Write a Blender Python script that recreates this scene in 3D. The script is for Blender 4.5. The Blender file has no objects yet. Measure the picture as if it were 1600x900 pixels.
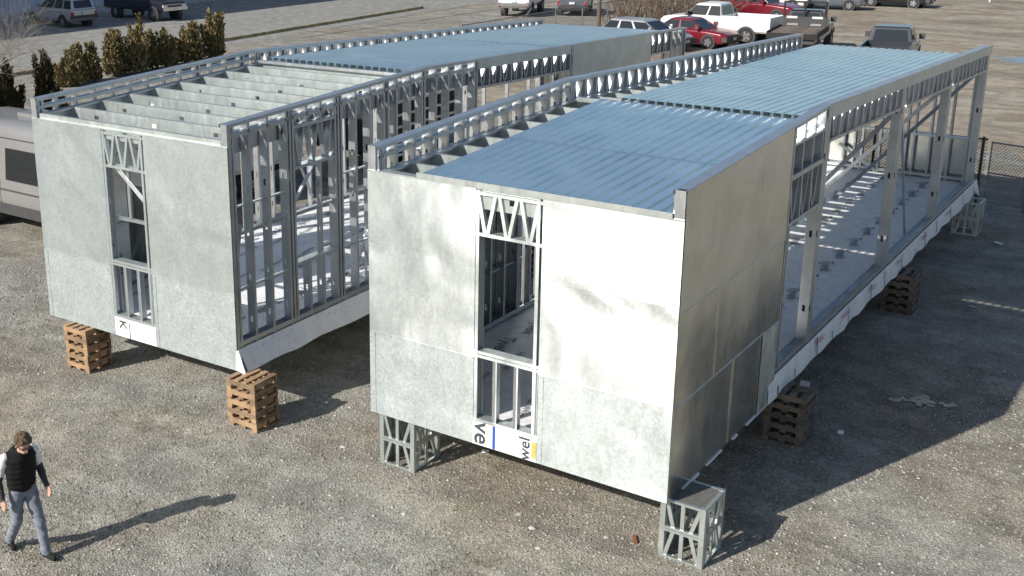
import bpy, bmesh, math, random
import numpy as np
from mathutils import Vector, Matrix
random.seed(7); rng = np.random.default_rng(7)
scene = bpy.context.scene
C = scene.collection
R_ = math.radians

# ---------------------------------------------------------------- camera
cam_d = bpy.data.cameras.new('camera'); cam = bpy.data.objects.new('camera', cam_d); C.objects.link(cam)
F_PX, PX, PY = 1796.6, 599.29, 351.98           # focal length and principal point of the (cropped) photograph
cam_d.sensor_width = 36; cam_d.lens = F_PX/1600*36
cam_d.shift_x = (800-PX)/1600; cam_d.shift_y = -(450-PY)/1600
cam_d.clip_end = 2000; cam_d.clip_start = .1
yaw, pitch, roll = .644, -.2784, -.0102
fw = Vector((-math.sin(yaw)*math.cos(pitch), math.cos(yaw)*math.cos(pitch), math.sin(pitch)))
rt = Vector((math.cos(yaw), math.sin(yaw), 0)); up = rt.cross(fw)
r2 = rt*math.cos(roll)+up*math.sin(roll); u2 = -rt*math.sin(roll)+up*math.cos(roll)
M = Matrix((r2, u2, -fw)).transposed().to_4x4(); M.translation = (8.93, -11.569, 7.625)
cam.matrix_world = M
scene.camera = cam

# ---------------------------------------------------------------- light
EL = R_(32); SD = Vector((.35, .937)).normalized()        # the way the shadows fall
world = bpy.data.worlds.new('World'); scene.world = world; world.use_nodes = True
nt = world.node_tree; bg = nt.nodes['Background']
sky = nt.nodes.new('ShaderNodeTexSky'); sky.sky_type = 'NISHITA'; sky.sun_disc = False
sky.sun_elevation = EL; sky.sun_rotation = R_(200.5); sky.air_density = 1.0; sky.dust_density = 1.0; sky.ozone_density = 1.6
nt.links.new(sky.outputs[0], bg.inputs[0]); bg.inputs[1].default_value = .083
sun_d = bpy.data.lights.new('sun', 'SUN'); sun_d.energy = 4.6; sun_d.angle = R_(.53); sun_d.color = (1, .95, .87)
sun = bpy.data.objects.new('sun', sun_d); C.objects.link(sun)
sdir = Vector((SD.x*math.cos(EL), SD.y*math.cos(EL), -math.sin(EL)))
sun.rotation_euler = sdir.to_track_quat('-Z', 'Y').to_euler(); sun.location = (-20, -40, 40)
scene.view_settings.view_transform = 'Standard'; scene.view_settings.look = 'None'
scene.view_settings.exposure = .45; scene.view_settings.gamma = 1
scene.render.engine = 'CYCLES'

# ---------------------------------------------------------------- materials
def new_mat(name):
    m = bpy.data.materials.new(name); m.use_nodes = True
    return m, m.node_tree, m.node_tree.nodes['Principled BSDF']
def N(t, kind, **kw):
    n = t.nodes.new(kind)
    for k, v in kw.items(): setattr(n, k, v)
    return n
def noise(t, scale, detail=4, rough=.55, vec=None, dist=0):
    n = N(t, 'ShaderNodeTexNoise'); n.inputs['Scale'].default_value = scale; n.inputs['Detail'].default_value = detail
    n.inputs['Roughness'].default_value = rough; n.inputs['Distortion'].default_value = dist
    if vec is not None: t.links.new(vec, n.inputs['Vector'])
    return n
def ramp(t, fac, stops):
    r = N(t, 'ShaderNodeValToRGB'); e = r.color_ramp.elements
    while len(e) < len(stops): e.new(.5)
    for k, (p, c) in enumerate(stops):
        e[k].position = p; e[k].color = (*c, 1) if not isinstance(c, (int, float)) else (c, c, c, 1)
    t.links.new(fac, r.inputs[0]); return r
def objvec(t, scale=(1, 1, 1), world=False):
    tc = N(t, 'ShaderNodeTexCoord')
    if world: tc2 = N(t, 'ShaderNodeNewGeometry'); out = tc2.outputs['Position']
    else: out = tc.outputs['Object']
    mp = N(t, 'ShaderNodeMapping'); mp.inputs['Scale'].default_value = scale
    t.links.new(out, mp.inputs['Vector']); return mp.outputs[0]
def bump(t, b, h, strength, dist=.02, prev=None):
    n = N(t, 'ShaderNodeBump'); n.inputs['Strength'].default_value = strength; n.inputs['Distance'].default_value = dist
    t.links.new(h, n.inputs['Height'])
    if prev: t.links.new(prev.outputs[0], n.inputs['Normal'])
    t.links.new(n.outputs[0], b.inputs['Normal']); return n
def mixc(t, fac, a, b, mode='MIX'):
    n = N(t, 'ShaderNodeMix', data_type='RGBA', blend_type=mode)
    if isinstance(fac, (int, float)): n.inputs[0].default_value = fac
    else: t.links.new(fac, n.inputs[0])
    for i, v in ((6, a), (7, b)):
        if isinstance(v, tuple): n.inputs[i].default_value = (*v, 1)
        else: t.links.new(v, n.inputs[i])
    return n.outputs[2]
def plain(name, col, rough=.6, metal=0, var=.15, scale=8, spec=.5, bmp=0):
    m, t, b = new_mat(name)
    v = objvec(t, world=True); n = noise(t, scale, 4, vec=v)
    lo = tuple(c*(1-var) for c in col); hi = tuple(min(1, c*(1+var)) for c in col)
    r = ramp(t, n.outputs[0], [(.3, lo), (.7, hi)])
    t.links.new(r.outputs[0], b.inputs['Base Color'])
    b.inputs['Roughness'].default_value = rough; b.inputs['Metallic'].default_value = metal
    b.inputs['Specular IOR Level'].default_value = spec
    if bmp: bump(t, b, n.outputs[0], bmp)
    return m
MAT = {}
def galv(name, base, r0, r1, metal, wav=0, wscale=1.2, wdist=.03, spangle=.12, patch=2.2, micro=.06):
    m, t, b = new_mat(name); v = objvec(t, world=True)
    big = noise(t, patch, 5, .6, v, .6); fine = N(t, 'ShaderNodeTexVoronoi'); fine.inputs['Scale'].default_value = 55
    t.links.new(v, fine.inputs['Vector'])
    c1 = ramp(t, big.outputs[0], [(.3, tuple(c*.88 for c in base)), (.7, tuple(min(1, c*1.1) for c in base))])
    sp = ramp(t, fine.outputs['Color'], [(0, 1-spangle), (1, 1+spangle*.3)])
    t.links.new(mixc(t, 1.0, c1.outputs[0], sp.outputs[0], 'MULTIPLY'), b.inputs['Base Color'])
    vs = objvec(t, (1.0, 1.0, .35), world=True); sm = noise(t, 5, 6, .7, vs, 1.2)
    rr = N(t, 'ShaderNodeMapRange'); rr.inputs['From Min'].default_value = .3; rr.inputs['From Max'].default_value = .7
    rr.inputs['To Min'].default_value = r0; rr.inputs['To Max'].default_value = r1
    t.links.new(sm.outputs[0], rr.inputs[0]); t.links.new(rr.outputs[0], b.inputs['Roughness'])
    b.inputs['Metallic'].default_value = metal
    p = None
    if wav:
        w = noise(t, wscale, 1.5, .4, v); p = bump(t, b, w.outputs[0], wav, wdist)
    bump(t, b, sm.outputs[0], micro, .01, p) if micro else None
    return m
def sheet_mat(name, dif, glo, rough, wdist, wscale, gloss=.47):
    m, t, b = new_mat(name); v = objvec(t, world=True); vs = objvec(t, (1, 1, .4), world=True)
    big = noise(t, 2.2, 6, .65, v, .8); sm = noise(t, 7, 8, .75, vs, .5); fine = N(t, 'ShaderNodeTexVoronoi'); fine.inputs['Scale'].default_value = 34; t.links.new(v, fine.inputs['Vector'])
    c = ramp(t, sm.outputs[0], [(.3, tuple(x*.90 for x in dif)), (.52, dif), (.72, tuple(x*1.12 for x in dif))])
    sp = ramp(t, fine.outputs['Color'], [(0, .78), (.5, .98), (1, 1.14)]); c = mixc(t, 1, c.outputs[0], sp.outputs[0], 'MULTIPLY')
    dv = N(t, 'ShaderNodeVectorMath', operation='ADD'); dn = noise(t, 9, 4, .7, v); t.links.new(v, dv.inputs[0]); t.links.new(dn.outputs['Color'], dv.inputs[1])
    f2 = N(t, 'ShaderNodeTexVoronoi'); f2.inputs['Scale'].default_value = 11; t.links.new(dv.outputs[0], f2.inputs['Vector'])
    sp2 = ramp(t, f2.outputs['Color'], [(0, .84), (.6, 1.0), (1, 1.16)]); c = mixc(t, 1, c, sp2.outputs[0], 'MULTIPLY')
    t.nodes.remove(b); out = t.nodes['Material Output']
    d = N(t, 'ShaderNodeBsdfDiffuse'); g = N(t, 'ShaderNodeBsdfAnisotropic', distribution='BECKMANN'); mx = N(t, 'ShaderNodeMixShader'); mx.inputs[0].default_value = gloss
    t.links.new(c, d.inputs[0]); g.inputs['Color'].default_value = (*glo, 1)
    g.inputs['Anisotropy'].default_value = .45; tv = N(t, 'ShaderNodeCombineXYZ'); tv.inputs[0].default_value = 1; t.links.new(tv.outputs[0], g.inputs['Tangent'])   # rolled along its length
    rr = N(t, 'ShaderNodeMapRange'); rr.inputs['From Min'].default_value = .3; rr.inputs['From Max'].default_value = .7; rr.inputs['To Min'].default_value = rough-.02; rr.inputs['To Max'].default_value = rough+.02
    t.links.new(sm.outputs[0], rr.inputs[0]); t.links.new(rr.outputs[0], g.inputs['Roughness'])
    w = noise(t, wscale, 1.5, .45, v, .5); b1 = N(t, 'ShaderNodeBump'); b1.inputs['Strength'].default_value = 1; b1.inputs['Distance'].default_value = wdist; t.links.new(w.outputs[0], b1.inputs['Height'])
    b2 = N(t, 'ShaderNodeBump'); b2.inputs['Strength'].default_value = .10; b2.inputs['Distance'].default_value = .01; t.links.new(sm.outputs[0], b2.inputs['Height']); t.links.new(b1.outputs[0], b2.inputs['Normal'])
    t.links.new(b2.outputs[0], d.inputs['Normal']); t.links.new(b2.outputs[0], g.inputs['Normal'])
    t.links.new(d.outputs[0], mx.inputs[1]); t.links.new(g.outputs[0], mx.inputs[2]); t.links.new(mx.outputs[0], out.inputs[0]); return m
MAT['galv'] = galv('galvanised_steel', (.55, .58, .61), .30, .48, .88, spangle=.08)
MAT['galv_new'] = galv('new_galvanised_steel', (.56, .61, .60), .36, .54, .80, spangle=.08)
MAT['sheet'] = sheet_mat('galvanised_sheet', (.335, .375, .372), (.84, .88, .88), .45, .10, .8)
MAT['sheet_dull'] = sheet_mat('dull_galvanised_sheet', (.36, .40, .397), (.80, .85, .85), .45, .10, .8, .20)
MAT['sheet_side'] = galv('galvanised_sheet_flat', (.74, .74, .68), .17, .27, .97, wav=.35, wscale=1.1, wdist=.05, spangle=.14)
MAT['sheet_cool'] = galv('galvanised_band', (.60, .66, .68), .34, .48, .9, wav=.3, wscale=1.5, wdist=.04, spangle=.12)
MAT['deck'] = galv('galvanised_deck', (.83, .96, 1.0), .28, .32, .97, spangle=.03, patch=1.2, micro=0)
def wrap_mat():
    m, t, b = new_mat('white_house_wrap'); v = objvec(t, world=True)
    n = noise(t, 3.5, 5, .6, v); r = ramp(t, n.outputs[0], [(.25, (.68, .69, .70)), (.6, (.83, .84, .85))])
    pr = noise(t, 26, 3, .5, objvec(t, (1, .35, 1), world=True)); pm = ramp(t, pr.outputs[0], [(.62, 1), (.68, .78)])
    t.links.new(mixc(t, 1, r.outputs[0], pm.outputs[0], 'MULTIPLY'), b.inputs['Base Color'])
    b.inputs['Roughness'].default_value = .5
    w = noise(t, 7, 3, .6, v, 1.5); bump(t, b, w.outputs[0], .35, .03); return m
MAT['wrap'] = wrap_mat()
MAT['ink'] = plain('grey_print', (.05, .055, .065), .6)
MAT['floor_ink'] = plain('faded_grey_print', (.24, .25, .27), .6)
MAT['redink'] = plain('red_print', (.45, .08, .09), .6)
MAT['wood_red'] = plain('red_brown_wood', (.22, .085, .05), .8)
MAT['grit'] = plain('dark_grit', (.12, .115, .105), .9, var=.35, scale=40, bmp=.5)
MAT['painted_sun'] = plain('painted_sunlight', (.55, .50, .40), .95, var=.3, scale=30, bmp=.4)  # pale tone standing for sunlit ground
MAT['blue_tape'] = plain('blue_tape', (.03, .09, .45), .5)
MAT['yellow_tag'] = plain('yellow_tag', (.55, .42, .12), .6)
MAT['black'] = plain('black_rubber', (.012, .012, .013), .75)
MAT['dark_strap'] = plain('dark_strap', (.03, .035, .05), .5)
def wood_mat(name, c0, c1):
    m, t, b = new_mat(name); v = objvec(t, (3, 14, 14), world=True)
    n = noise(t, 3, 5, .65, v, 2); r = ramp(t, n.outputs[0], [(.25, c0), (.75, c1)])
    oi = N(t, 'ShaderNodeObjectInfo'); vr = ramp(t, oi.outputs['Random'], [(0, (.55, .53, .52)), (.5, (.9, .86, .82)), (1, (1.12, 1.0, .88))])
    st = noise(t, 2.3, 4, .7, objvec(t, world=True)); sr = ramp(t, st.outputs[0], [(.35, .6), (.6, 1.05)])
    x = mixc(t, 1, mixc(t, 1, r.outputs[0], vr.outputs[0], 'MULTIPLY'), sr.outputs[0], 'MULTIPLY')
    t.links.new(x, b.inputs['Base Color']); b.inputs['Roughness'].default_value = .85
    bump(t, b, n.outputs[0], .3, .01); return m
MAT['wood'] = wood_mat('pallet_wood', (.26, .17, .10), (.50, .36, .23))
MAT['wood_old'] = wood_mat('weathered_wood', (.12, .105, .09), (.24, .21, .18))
def gravel_mat(name, cols, blend, fscale=34, extra=None):
    m, t, b = new_mat(name); v = objvec(t, world=True)
    n1 = noise(t, .22, 5, .6, v, .6); n2 = noise(t, 1.7, 5, .65, v); vo = N(t, 'ShaderNodeTexVoronoi'); vo.inputs['Scale'].default_value = fscale
    t.links.new(v, vo.inputs['Vector'])
    a = ramp(t, n1.outputs[0], [(.32, cols[0]), (.5, cols[1]), (.68, cols[2])])
    c = ramp(t, n2.outputs[0], [(.35, .72), (.65, 1.18)])
    x = mixc(t, 1, a.outputs[0], c.outputs[0], 'MULTIPLY')
    st = ramp(t, vo.outputs['Color'], [(0, .58), (.5, 1.0), (1, 1.5)])
    x = mixc(t, blend, x, mixc(t, 1, x, st.outputs[0], 'MULTIPLY'))
    n3 = noise(t, 130, 2, .6, v); s3 = ramp(t, n3.outputs[0], [(.3, .7), (.7, 1.3)])
    x = mixc(t, .8, x, mixc(t, 1, x, s3.outputs[0], 'MULTIPLY'))
    if extra: x = extra(t, x, v)
    t.links.new(x, b.inputs['Base Color']); b.inputs['Roughness'].default_value = .93; b.inputs['Specular IOR Level'].default_value = .25
    p = bump(t, b, vo.outputs['Distance'], .65, .022); bump(t, b, n2.outputs[0], .4, .08, p)
    return m
def greens(t, x, v):
    tr = noise(t, .9, 4, .55, objvec(t, (.25, 1.3, 1), world=True), 1.0); kt = ramp(t, tr.outputs[0], [(.42, .86), (.5, 1.0), (.62, 1.14)]); x = mixc(t, 1, x, kt.outputs[0], 'MULTIPLY')
    g = noise(t, .8, 5, .7, v); k = ramp(t, g.outputs[0], [(.56, 0), (.72, .45)])
    return mixc(t, k.outputs[0], x, (.13, .135, .06))
def tracks(t, x, v):
    g = noise(t, .35, 5, .6, objvec(t, (.30, 1, 1), world=True), 1.6); k = ramp(t, g.outputs[0], [(.42, 0), (.65, .6)])
    x = mixc(t, k.outputs[0], x, (.115, .095, .07))
    g2 = noise(t, .6, 4, .6, objvec(t, (.2, 1, 1), world=True), dist=1.2); k2 = ramp(t, g2.outputs[0], [(.54, 0), (.7, .45)])
    return mixc(t, k2.outputs[0], x, (.33, .29, .24))
MAT['gravel'] = gravel_mat('gravel_ground', [(.25, .215, .165), (.275, .26, .222), (.27, .272, .25)], .95, 40, extra=greens)
MAT['dirt'] = gravel_mat('dirt_yard', [(.235, .195, .14), (.31, .27, .21), (.36, .325, .265)], .35, 12, extra=tracks)
MAT['asphalt'] = gravel_mat('worn_asphalt', [(.26, .255, .235), (.28, .275, .255), (.30, .295, .28)], .3, 40)
MAT['concrete'] = plain('concrete', (.42, .41, .39), .85, scale=2, bmp=.1)
MAT['yellow_kerb'] = plain('worn_yellow_paint', (.33, .27, .15), .85, var=.45, scale=3)
MAT['white_line'] = plain('worn_white_line', (.45, .45, .44), .8, var=.3, scale=4)
MAT['crack'] = plain('tar_seal', (.06, .06, .06), .7)
MAT['bwall'] = plain('pale_wall', (.52, .55, .62), .6, var=.06)
MAT['stone'] = None
def stone_mat():
    m, t, b = new_mat('loose_stones'); g = N(t, 'ShaderNodeNewGeometry')
    r = ramp(t, g.outputs['Random Per Island'], [(0, (.13, .12, .105)), (.45, (.24, .225, .195)), (.8, (.31, .295, .265)), (.97, (.36, .35, .32)), (1, (.52, .51, .48))])
    t.links.new(r.outputs[0], b.inputs['Base Color']); b.inputs['Roughness'].default_value = .9; return m
MAT['stone'] = stone_mat()
def paint(name, col, metal=0, rough=.28):
    m, t, b = new_mat(name); v = objvec(t, world=True); n = noise(t, 2.5, 4, .6, v)
    r = ramp(t, n.outputs[0], [(.3, tuple(c*.9 for c in col)), (.7, col)]); t.links.new(r.outputs[0], b.inputs['Base Color'])
    b.inputs['Metallic'].default_value = metal; b.inputs['Roughness'].default_value = rough
    b.inputs['Coat Weight'].default_value = .5; b.inputs['Coat Roughness'].default_value = .15; return m
for k, c, me in (('p_silver', (.50, .51, .52), .55), ('p_white', (.72, .72, .71), 0), ('p_grey', (.045, .05, .06), .2), ('p_navy', (.018, .02, .032), .1),
                 ('p_red', (.17, .010, .022), .1), ('p_black', (.012, .012, .013), 0), ('p_van', (.24, .235, .23), .1), ('p_steel', (.16, .18, .21), .5), ('p_tan', (.42, .38, .31), 0)):
    MAT[k] = paint(k[2:]+'_paint', c, me)
def glass_mat():
    m, t, b = new_mat('car_glass'); b.inputs['Base Color'].default_value = (.012, .015, .018, 1); b.inputs['Roughness'].default_value = .06
    b.inputs['Specular IOR Level'].default_value = .7; n = noise(t, 3, 2, .5, objvec(t, world=True)); bump(t, b, n.outputs[0], .05, .01); return m
MAT['glass'] = glass_mat()
MAT['chrome'] = plain('chrome', (.75, .76, .78), .18, 1, var=.05)
MAT['alloy'] = plain('alloy', (.55, .56, .57), .35, .9, var=.1)
MAT['lamp_red'] = plain('red_lens', (.35, .015, .02), .25)
MAT['lamp_clear'] = plain('clear_lens', (.75, .76, .78), .15, .3, var=.05)
MAT['trim'] = plain('grey_plastic', (.05, .05, .052), .6)
MAT['plate'] = plain('licence_plate', (.6, .62, .66), .5)
MAT['fence'] = plain('fence_steel', (.30, .30, .30), .5, .7)
MAT['fence_dark'] = plain('dark_fence_steel', (.07, .065, .06), .6, .3)
def leaf(name, a, b_, c):
    m, t, b = new_mat(name); g = N(t, 'ShaderNodeNewGeometry')
    r = ramp(t, g.outputs['Random Per Island'], [(0, a), (.5, b_), (1, c)]); t.links.new(r.outputs[0], b.inputs['Base Color'])
    b.inputs['Roughness'].default_value = .8; b.inputs['Specular IOR Level'].default_value = .2; return m
MAT['leaf_dark'] = leaf('dark_cedar_foliage', (.028, .026, .014), (.05, .045, .022), (.075, .06, .03))
MAT['leaf_brown'] = leaf('bronzed_cedar_foliage', (.09, .08, .033), (.18, .15, .065), (.28, .215, .11))
MAT['bark'] = plain('bark', (.13, .10, .075), .9, var=.3, scale=20)
MAT['twig'] = plain('pale_twig', (.26, .235, .21), .9, var=.25, scale=5)
MAT['twig_red'] = leaf('brown_twigs', (.10, .065, .045), (.17, .115, .08), (.24, .18, .13))
MAT['grass'] = leaf('dry_grass', (.09, .09, .03), (.15, .14, .06), (.22, .19, .10))
for k, c in (('skin', (.50, .30, .22)), ('hair', (.11, .075, .045)), ('vest', (.010, .010, .011)), ('jeans', (.19, .21, .25)), ('shirt', (.70, .70, .69)),
             ('sleeve', (.055, .055, .06)), ('shoe', (.018, .017, .016)), ('sole', (.30, .29, .27))):
    MAT[k] = plain(k, c, .85, var=.2, scale=18, spec=.25, bmp=.25)
def puddle_mat():
    m, t, b = new_mat('standing_water'); b.inputs['Base Color'].default_value = (.02, .018, .014, 1); b.inputs['Roughness'].default_value = .03
    n = noise(t, 1.5, 2, .5, objvec(t, world=True)); bump(t, b, n.outputs[0], .03, .01); return m
MAT['water'] = puddle_mat()

# ---------------------------------------------------------------- mesh helpers
class MB:
    def __init__(s): s.v = []; s.f = []; s.m = []
    def quad(s, a, b, c, d, mi=0):
        n = len(s.v); s.v += [tuple(a), tuple(b), tuple(c), tuple(d)]; s.f.append((n, n+1, n+2, n+3)); s.m.append(mi)
    def poly(s, pts, mi=0):
        n = len(s.v); s.v += [tuple(p) for p in pts]; s.f.append(tuple(range(n, n+len(pts)))); s.m.append(mi)
    def box(s, x0, x1, y0, y1, z0, z1, mi=0):
        n = len(s.v); s.v += [(x, y, z) for z in (z0, z1) for x, y in ((x0, y0), (x1, y0), (x1, y1), (x0, y1))]
        for f in ((0, 3, 2, 1), (4, 5, 6, 7), (0, 1, 5, 4), (1, 2, 6, 5), (2, 3, 7, 6), (3, 0, 4, 7)):
            s.f.append(tuple(n+i for i in f)); s.m.append(mi)
    def hexa(s, pts, mi=0):           # 8 points: bottom loop, top loop
        n = len(s.v); s.v += [tuple(p) for p in pts]
        for f in ((0, 3, 2, 1), (4, 5, 6, 7), (0, 1, 5, 4), (1, 2, 6, 5), (2, 3, 7, 6), (3, 0, 4, 7)):
            s.f.append(tuple(n+i for i in f)); s.m.append(mi)
    def tube(s, p0, p1, r0, r1=None, k=6, mi=0, cap=True):
        p0 = Vector(p0); p1 = Vector(p1); r1 = r0 if r1 is None else r1
        a = (p1-p0).normalized(); u = a.cross(Vector((0, 0, 1)));
        if u.length < 1e-4: u = Vector((1, 0, 0))
        u.normalize(); w = a.cross(u); n = len(s.v)
        for p, r in ((p0, r0), (p1, r1)):
            for i in range(k):
                t = 2*math.pi*i/k; q = p+u*(r*math.cos(t))+w*(r*math.sin(t)); s.v.append(tuple(q))
        for i in range(k):
            j = (i+1) % k; s.f.append((n+i, n+j, n+k+j, n+k+i)); s.m.append(mi)
        if cap:
            s.f.append(tuple(n+i for i in range(k))[::-1]); s.m.append(mi); s.f.append(tuple(n+k+i for i in range(k))); s.m.append(mi)
    def loft(s, loops, mi=0, cap=True):
        n = len(s.v); k = len(loops[0])
        for l in loops: s.v += [tuple(p) for p in l]
        for a in range(len(loops)-1):
            for i in range(k):
                j = (i+1) % k; s.f.append((n+a*k+i, n+a*k+j, n+(a+1)*k+j, n+(a+1)*k+i)); s.m.append(mi)
        if cap:
            s.f.append(tuple(n+i for i in range(k))[::-1]); s.m.append(mi); q = n+(len(loops)-1)*k
            s.f.append(tuple(q+i for i in range(k))); s.m.append(mi)
    def mesh(s, name, mats, smooth=False):
        me = bpy.data.meshes.new(name); me.from_pydata(s.v, [], s.f)
        for m in (mats if isinstance(mats, (list, tuple)) else [mats]): me.materials.append(m)
        if any(s.m): me.polygons.foreach_set('material_index', s.m)
        if smooth: me.polygons.foreach_set('use_smooth', [True]*len(me.polygons))
        me.update(); return me
def link(name, data, parent=None, mat4=None, loc=None, rot=None):
    o = bpy.data.objects.new(name, data); C.objects.link(o)
    if parent: o.parent = parent
    if mat4 is not None: o.matrix_local = mat4
    if loc is not None: o.location = loc
    if rot is not None: o.rotation_euler = rot
    return o
def tag(o, label, cat, group=None):
    o['label'] = label; o['category'] = cat
    if group: o['group'] = group
    return o
def struct(o, kind='structure'): o['kind'] = kind; return o
def thing(name, label, cat, loc=(0, 0, 0), rz=0, group=None):
    o = bpy.data.objects.new(name, None); C.objects.link(o); o.location = loc; o.rotation_euler = (0, 0, rz); o.empty_display_size = .3
    return tag(o, label, cat, group)
def dup(o, loc, rz, label, group=None):
    def cp(a, parent):
        b = a.copy(); C.objects.link(b)
        if parent: b.parent = parent
        for ch in kids.get(a.name, []): cp(ch, b)
        return b
    kids = {}
    def walk(a):
        kids[a.name] = list(a.children)
        for ch in a.children: walk(ch)
    walk(o); b = cp(o, None); b.location = loc; b.rotation_euler = (0, 0, rz); b['label'] = label
    if group: b['group'] = group
    return b

# ================================================================ setting: ground, road
def sheet_obj(name, x0, x1, y0, y1, z, mat, nx=1, ny=1, zf=None):
    mb = MB(); xs = np.linspace(x0, x1, nx+1); ys = np.linspace(y0, y1, ny+1)
    for y in ys:
        for x in xs: mb.v.append((x, y, z+(zf(x, y) if zf else 0)))
    for j in range(ny):
        for i in range(nx):
            a = j*(nx+1)+i; mb.f.append((a, a+1, a+nx+2, a+nx+1)); mb.m.append(0)
    return struct(link(name, mb.mesh(name, mat)))
sheet_obj('ground', -400, 400, -120, 900, -.012, MAT['dirt'])
mb = MB()                                         # the gravel lot with an uneven far edge
pts = [(-35.2, -60), (60, -60), (60, 24)]
for k in range(0, 61): x = 60-k*1.25; pts.append((x, 25.5+1.6*math.sin(x*.7)+1.1*math.sin(x*1.9+1)+.5*math.sin(x*4.3)))
pts += [(-16, 27), (-17.5, 34), (-18.5, 46), (-19, 60), (-22, 75), (-35.8, 75)]
mb.poly([(x, y, 0) for x, y in pts]); struct(link('gravel_lot', mb.mesh('gravel_lot', MAT['gravel'])))
mb = MB(); mb.poly([(-140, -60, .004), (-33.2, -60, .004), (-34.4, 20, .004), (-36.6, 60, .004), (-30, 75, .004), (-30, 300, .004), (-140, 300, .004)])
struct(link('road', mb.mesh('road', MAT['asphalt'])))
# low kerb beside the road, worn yellow
kx = lambda y: -35.3-(y-18)*.075
mb = MB()
for y0 in np.arange(-10, 56, 3.0):
    y1 = y0+2.97
    if 24.6 < y0 < 25.9: continue
    mb.hexa([(kx(y0)-.1, y0, 0), (kx(y0)+.1, y0, 0), (kx(y1)+.1, y1, 0), (kx(y1)-.1, y1, 0), (kx(y0)-.08, y0, .17), (kx(y0)+.08, y0, .17), (kx(y1)+.08, y1, .17), (kx(y1)-.08, y1, .17)])
struct(link('kerb', mb.mesh('kerb', MAT['yellow_kerb'])))
mb = MB()
for (x0, y0, x1, y1, w) in ((-33.9, 38, -33.2, 62, .05), (-33.2, 62, -31, 78, .05)):
    mb.quad((x0-w, y0, .009), (x0+w, y0, .009), (x1+w, y1, .009), (x1-w, y1, .009))
struct(link('road_crack', mb.mesh('road_crack', MAT['crack'])))
for y in np.arange(30.6, 66, 2.9):
    mb = MB(); mb.quad((-54, y-.06, .008), (-48.2, y-.06, .008), (-48.2, y+.06, .008), (-54, y+.06, .008))
    struct(link('parking_line', mb.mesh('parking_line', MAT['white_line'])))
mb = MB(); mb.box(-57.5, -55.6, -40, 140, 0, .13); struct(link('pavement', mb.mesh('pavement', MAT['concrete'])))
# puddle
mb = MB(); pts = []
for k in range(40):
    a = 2*math.pi*k/40; r = 1+.22*math.sin(3*a+1)+.12*math.sin(7*a); pts.append((2.6+3.3*r*math.cos(a), 49.2+1.15*r*math.sin(a), -.006))
mb.poly(pts); struct(link('puddle', mb.mesh('puddle', MAT['water'])))
# loose stones, nobody could count them
def stones(n, xr, yr, smin, smax, seed, name, avoid=None):
    g = np.random.default_rng(seed)
    base = np.array([(1, 0, 0), (-.5, .87, 0), (-.5, -.87, 0), (.3, .35, .75), (-.45, 0, .6), (.2, -.4, .7)], float)
    F = np.array([(0, 1, 3), (1, 4, 3), (1, 2, 4), (2, 5, 4), (2, 0, 5), (0, 3, 5), (3, 4, 5)])
    x = g.uniform(*xr, n); y = g.uniform(*yr, n)
    if avoid is not None: k = avoid(x, y, g); x, y = x[k], y[k]
    n = len(x); s = smin+(smax-smin)*g.random(n)**3; a = g.uniform(0, 6.28, n)
    V = base[None]*s[:, None, None]*g.uniform(.7, 1.3, (n, 6, 3)); V[:, :, 2] *= .8
    ca, sa = np.cos(a)[:, None], np.sin(a)[:, None]
    X = V[:, :, 0]*ca-V[:, :, 1]*sa+x[:, None]; Y = V[:, :, 0]*sa+V[:, :, 1]*ca+y[:, None]
    P = np.stack([X, Y, V[:, :, 2]-.002], -1).reshape(-1, 3); FF = (F[None]+(np.arange(n)*6)[:, None, None]).reshape(-1, 3)
    me = bpy.data.meshes.new(name); me.vertices.add(len(P)); me.vertices.foreach_set('co', P.ravel())
    me.loops.add(FF.size); me.loops.foreach_set('vertex_index', FF.ravel().astype(np.int32))
    me.polygons.add(len(FF)); me.polygons.foreach_set('loop_start', np.arange(0, FF.size, 3, dtype=np.int32)); me.polygons.foreach_set('loop_total', np.full(len(FF), 3, np.int32))
    me.materials.append(MAT['stone']); me.update(); me.validate()
    return link(name, me)
o = stones(130000, (-12, 8.5), (-6.5, 9), .007, .030, 3, 'loose_gravel'); struct(o, 'stuff')
o['label'] = 'loose grey and tan gravel strewn over the lot'
def tufts(n, xr, yr, seed):
    g = np.random.default_rng(seed); mb = MB()
    for k in range(n):
        x, y = g.uniform(*xr), g.uniform(*yr)
        if math.sin(x*1.3+y*.6)+math.sin(y*1.7-x*.8) < .35+g.random()*1.2: continue
        for q in range(4):
            a = g.uniform(0, 6.28); h = g.uniform(.015, .05); w = .006; dx, dy = math.cos(a)*h*.8, math.sin(a)*h*.8
            xx, yy = x+g.normal()*.03, y+g.normal()*.03
            mb.poly([(xx-w*math.sin(a), yy+w*math.cos(a), 0), (xx+w*math.sin(a), yy-w*math.cos(a), 0), (xx+dx, yy+dy, h)])
    o = link('grass', mb.mesh('grass', MAT['grass'])); struct(o, 'stuff'); o['label'] = 'sparse dry grass blades among the gravel'
tufts(16000, (-14, 8), (-6, 8), 5)
def rocks(spots):
    for k, (x, y, s, ma) in enumerate(spots):
        bm = bmesh.new(); bmesh.ops.create_icosphere(bm, subdivisions=1, radius=1)
        for v in bm.verts: v.co = Vector((v.co.x*s*1.3, v.co.y*s, max(-.2, v.co.z)*s*.6))*random.uniform(.8, 1.2)
        me = bpy.data.meshes.new('rock'); bm.to_mesh(me); bm.free(); me.materials.append(MAT[ma])
        o = link('rock', me, loc=(x, y, 0), rot=(0, 0, random.random()*6)); tag(o, 'small pale rock lying loose on the gravel', 'rock', 'rocks on the gravel')
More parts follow.
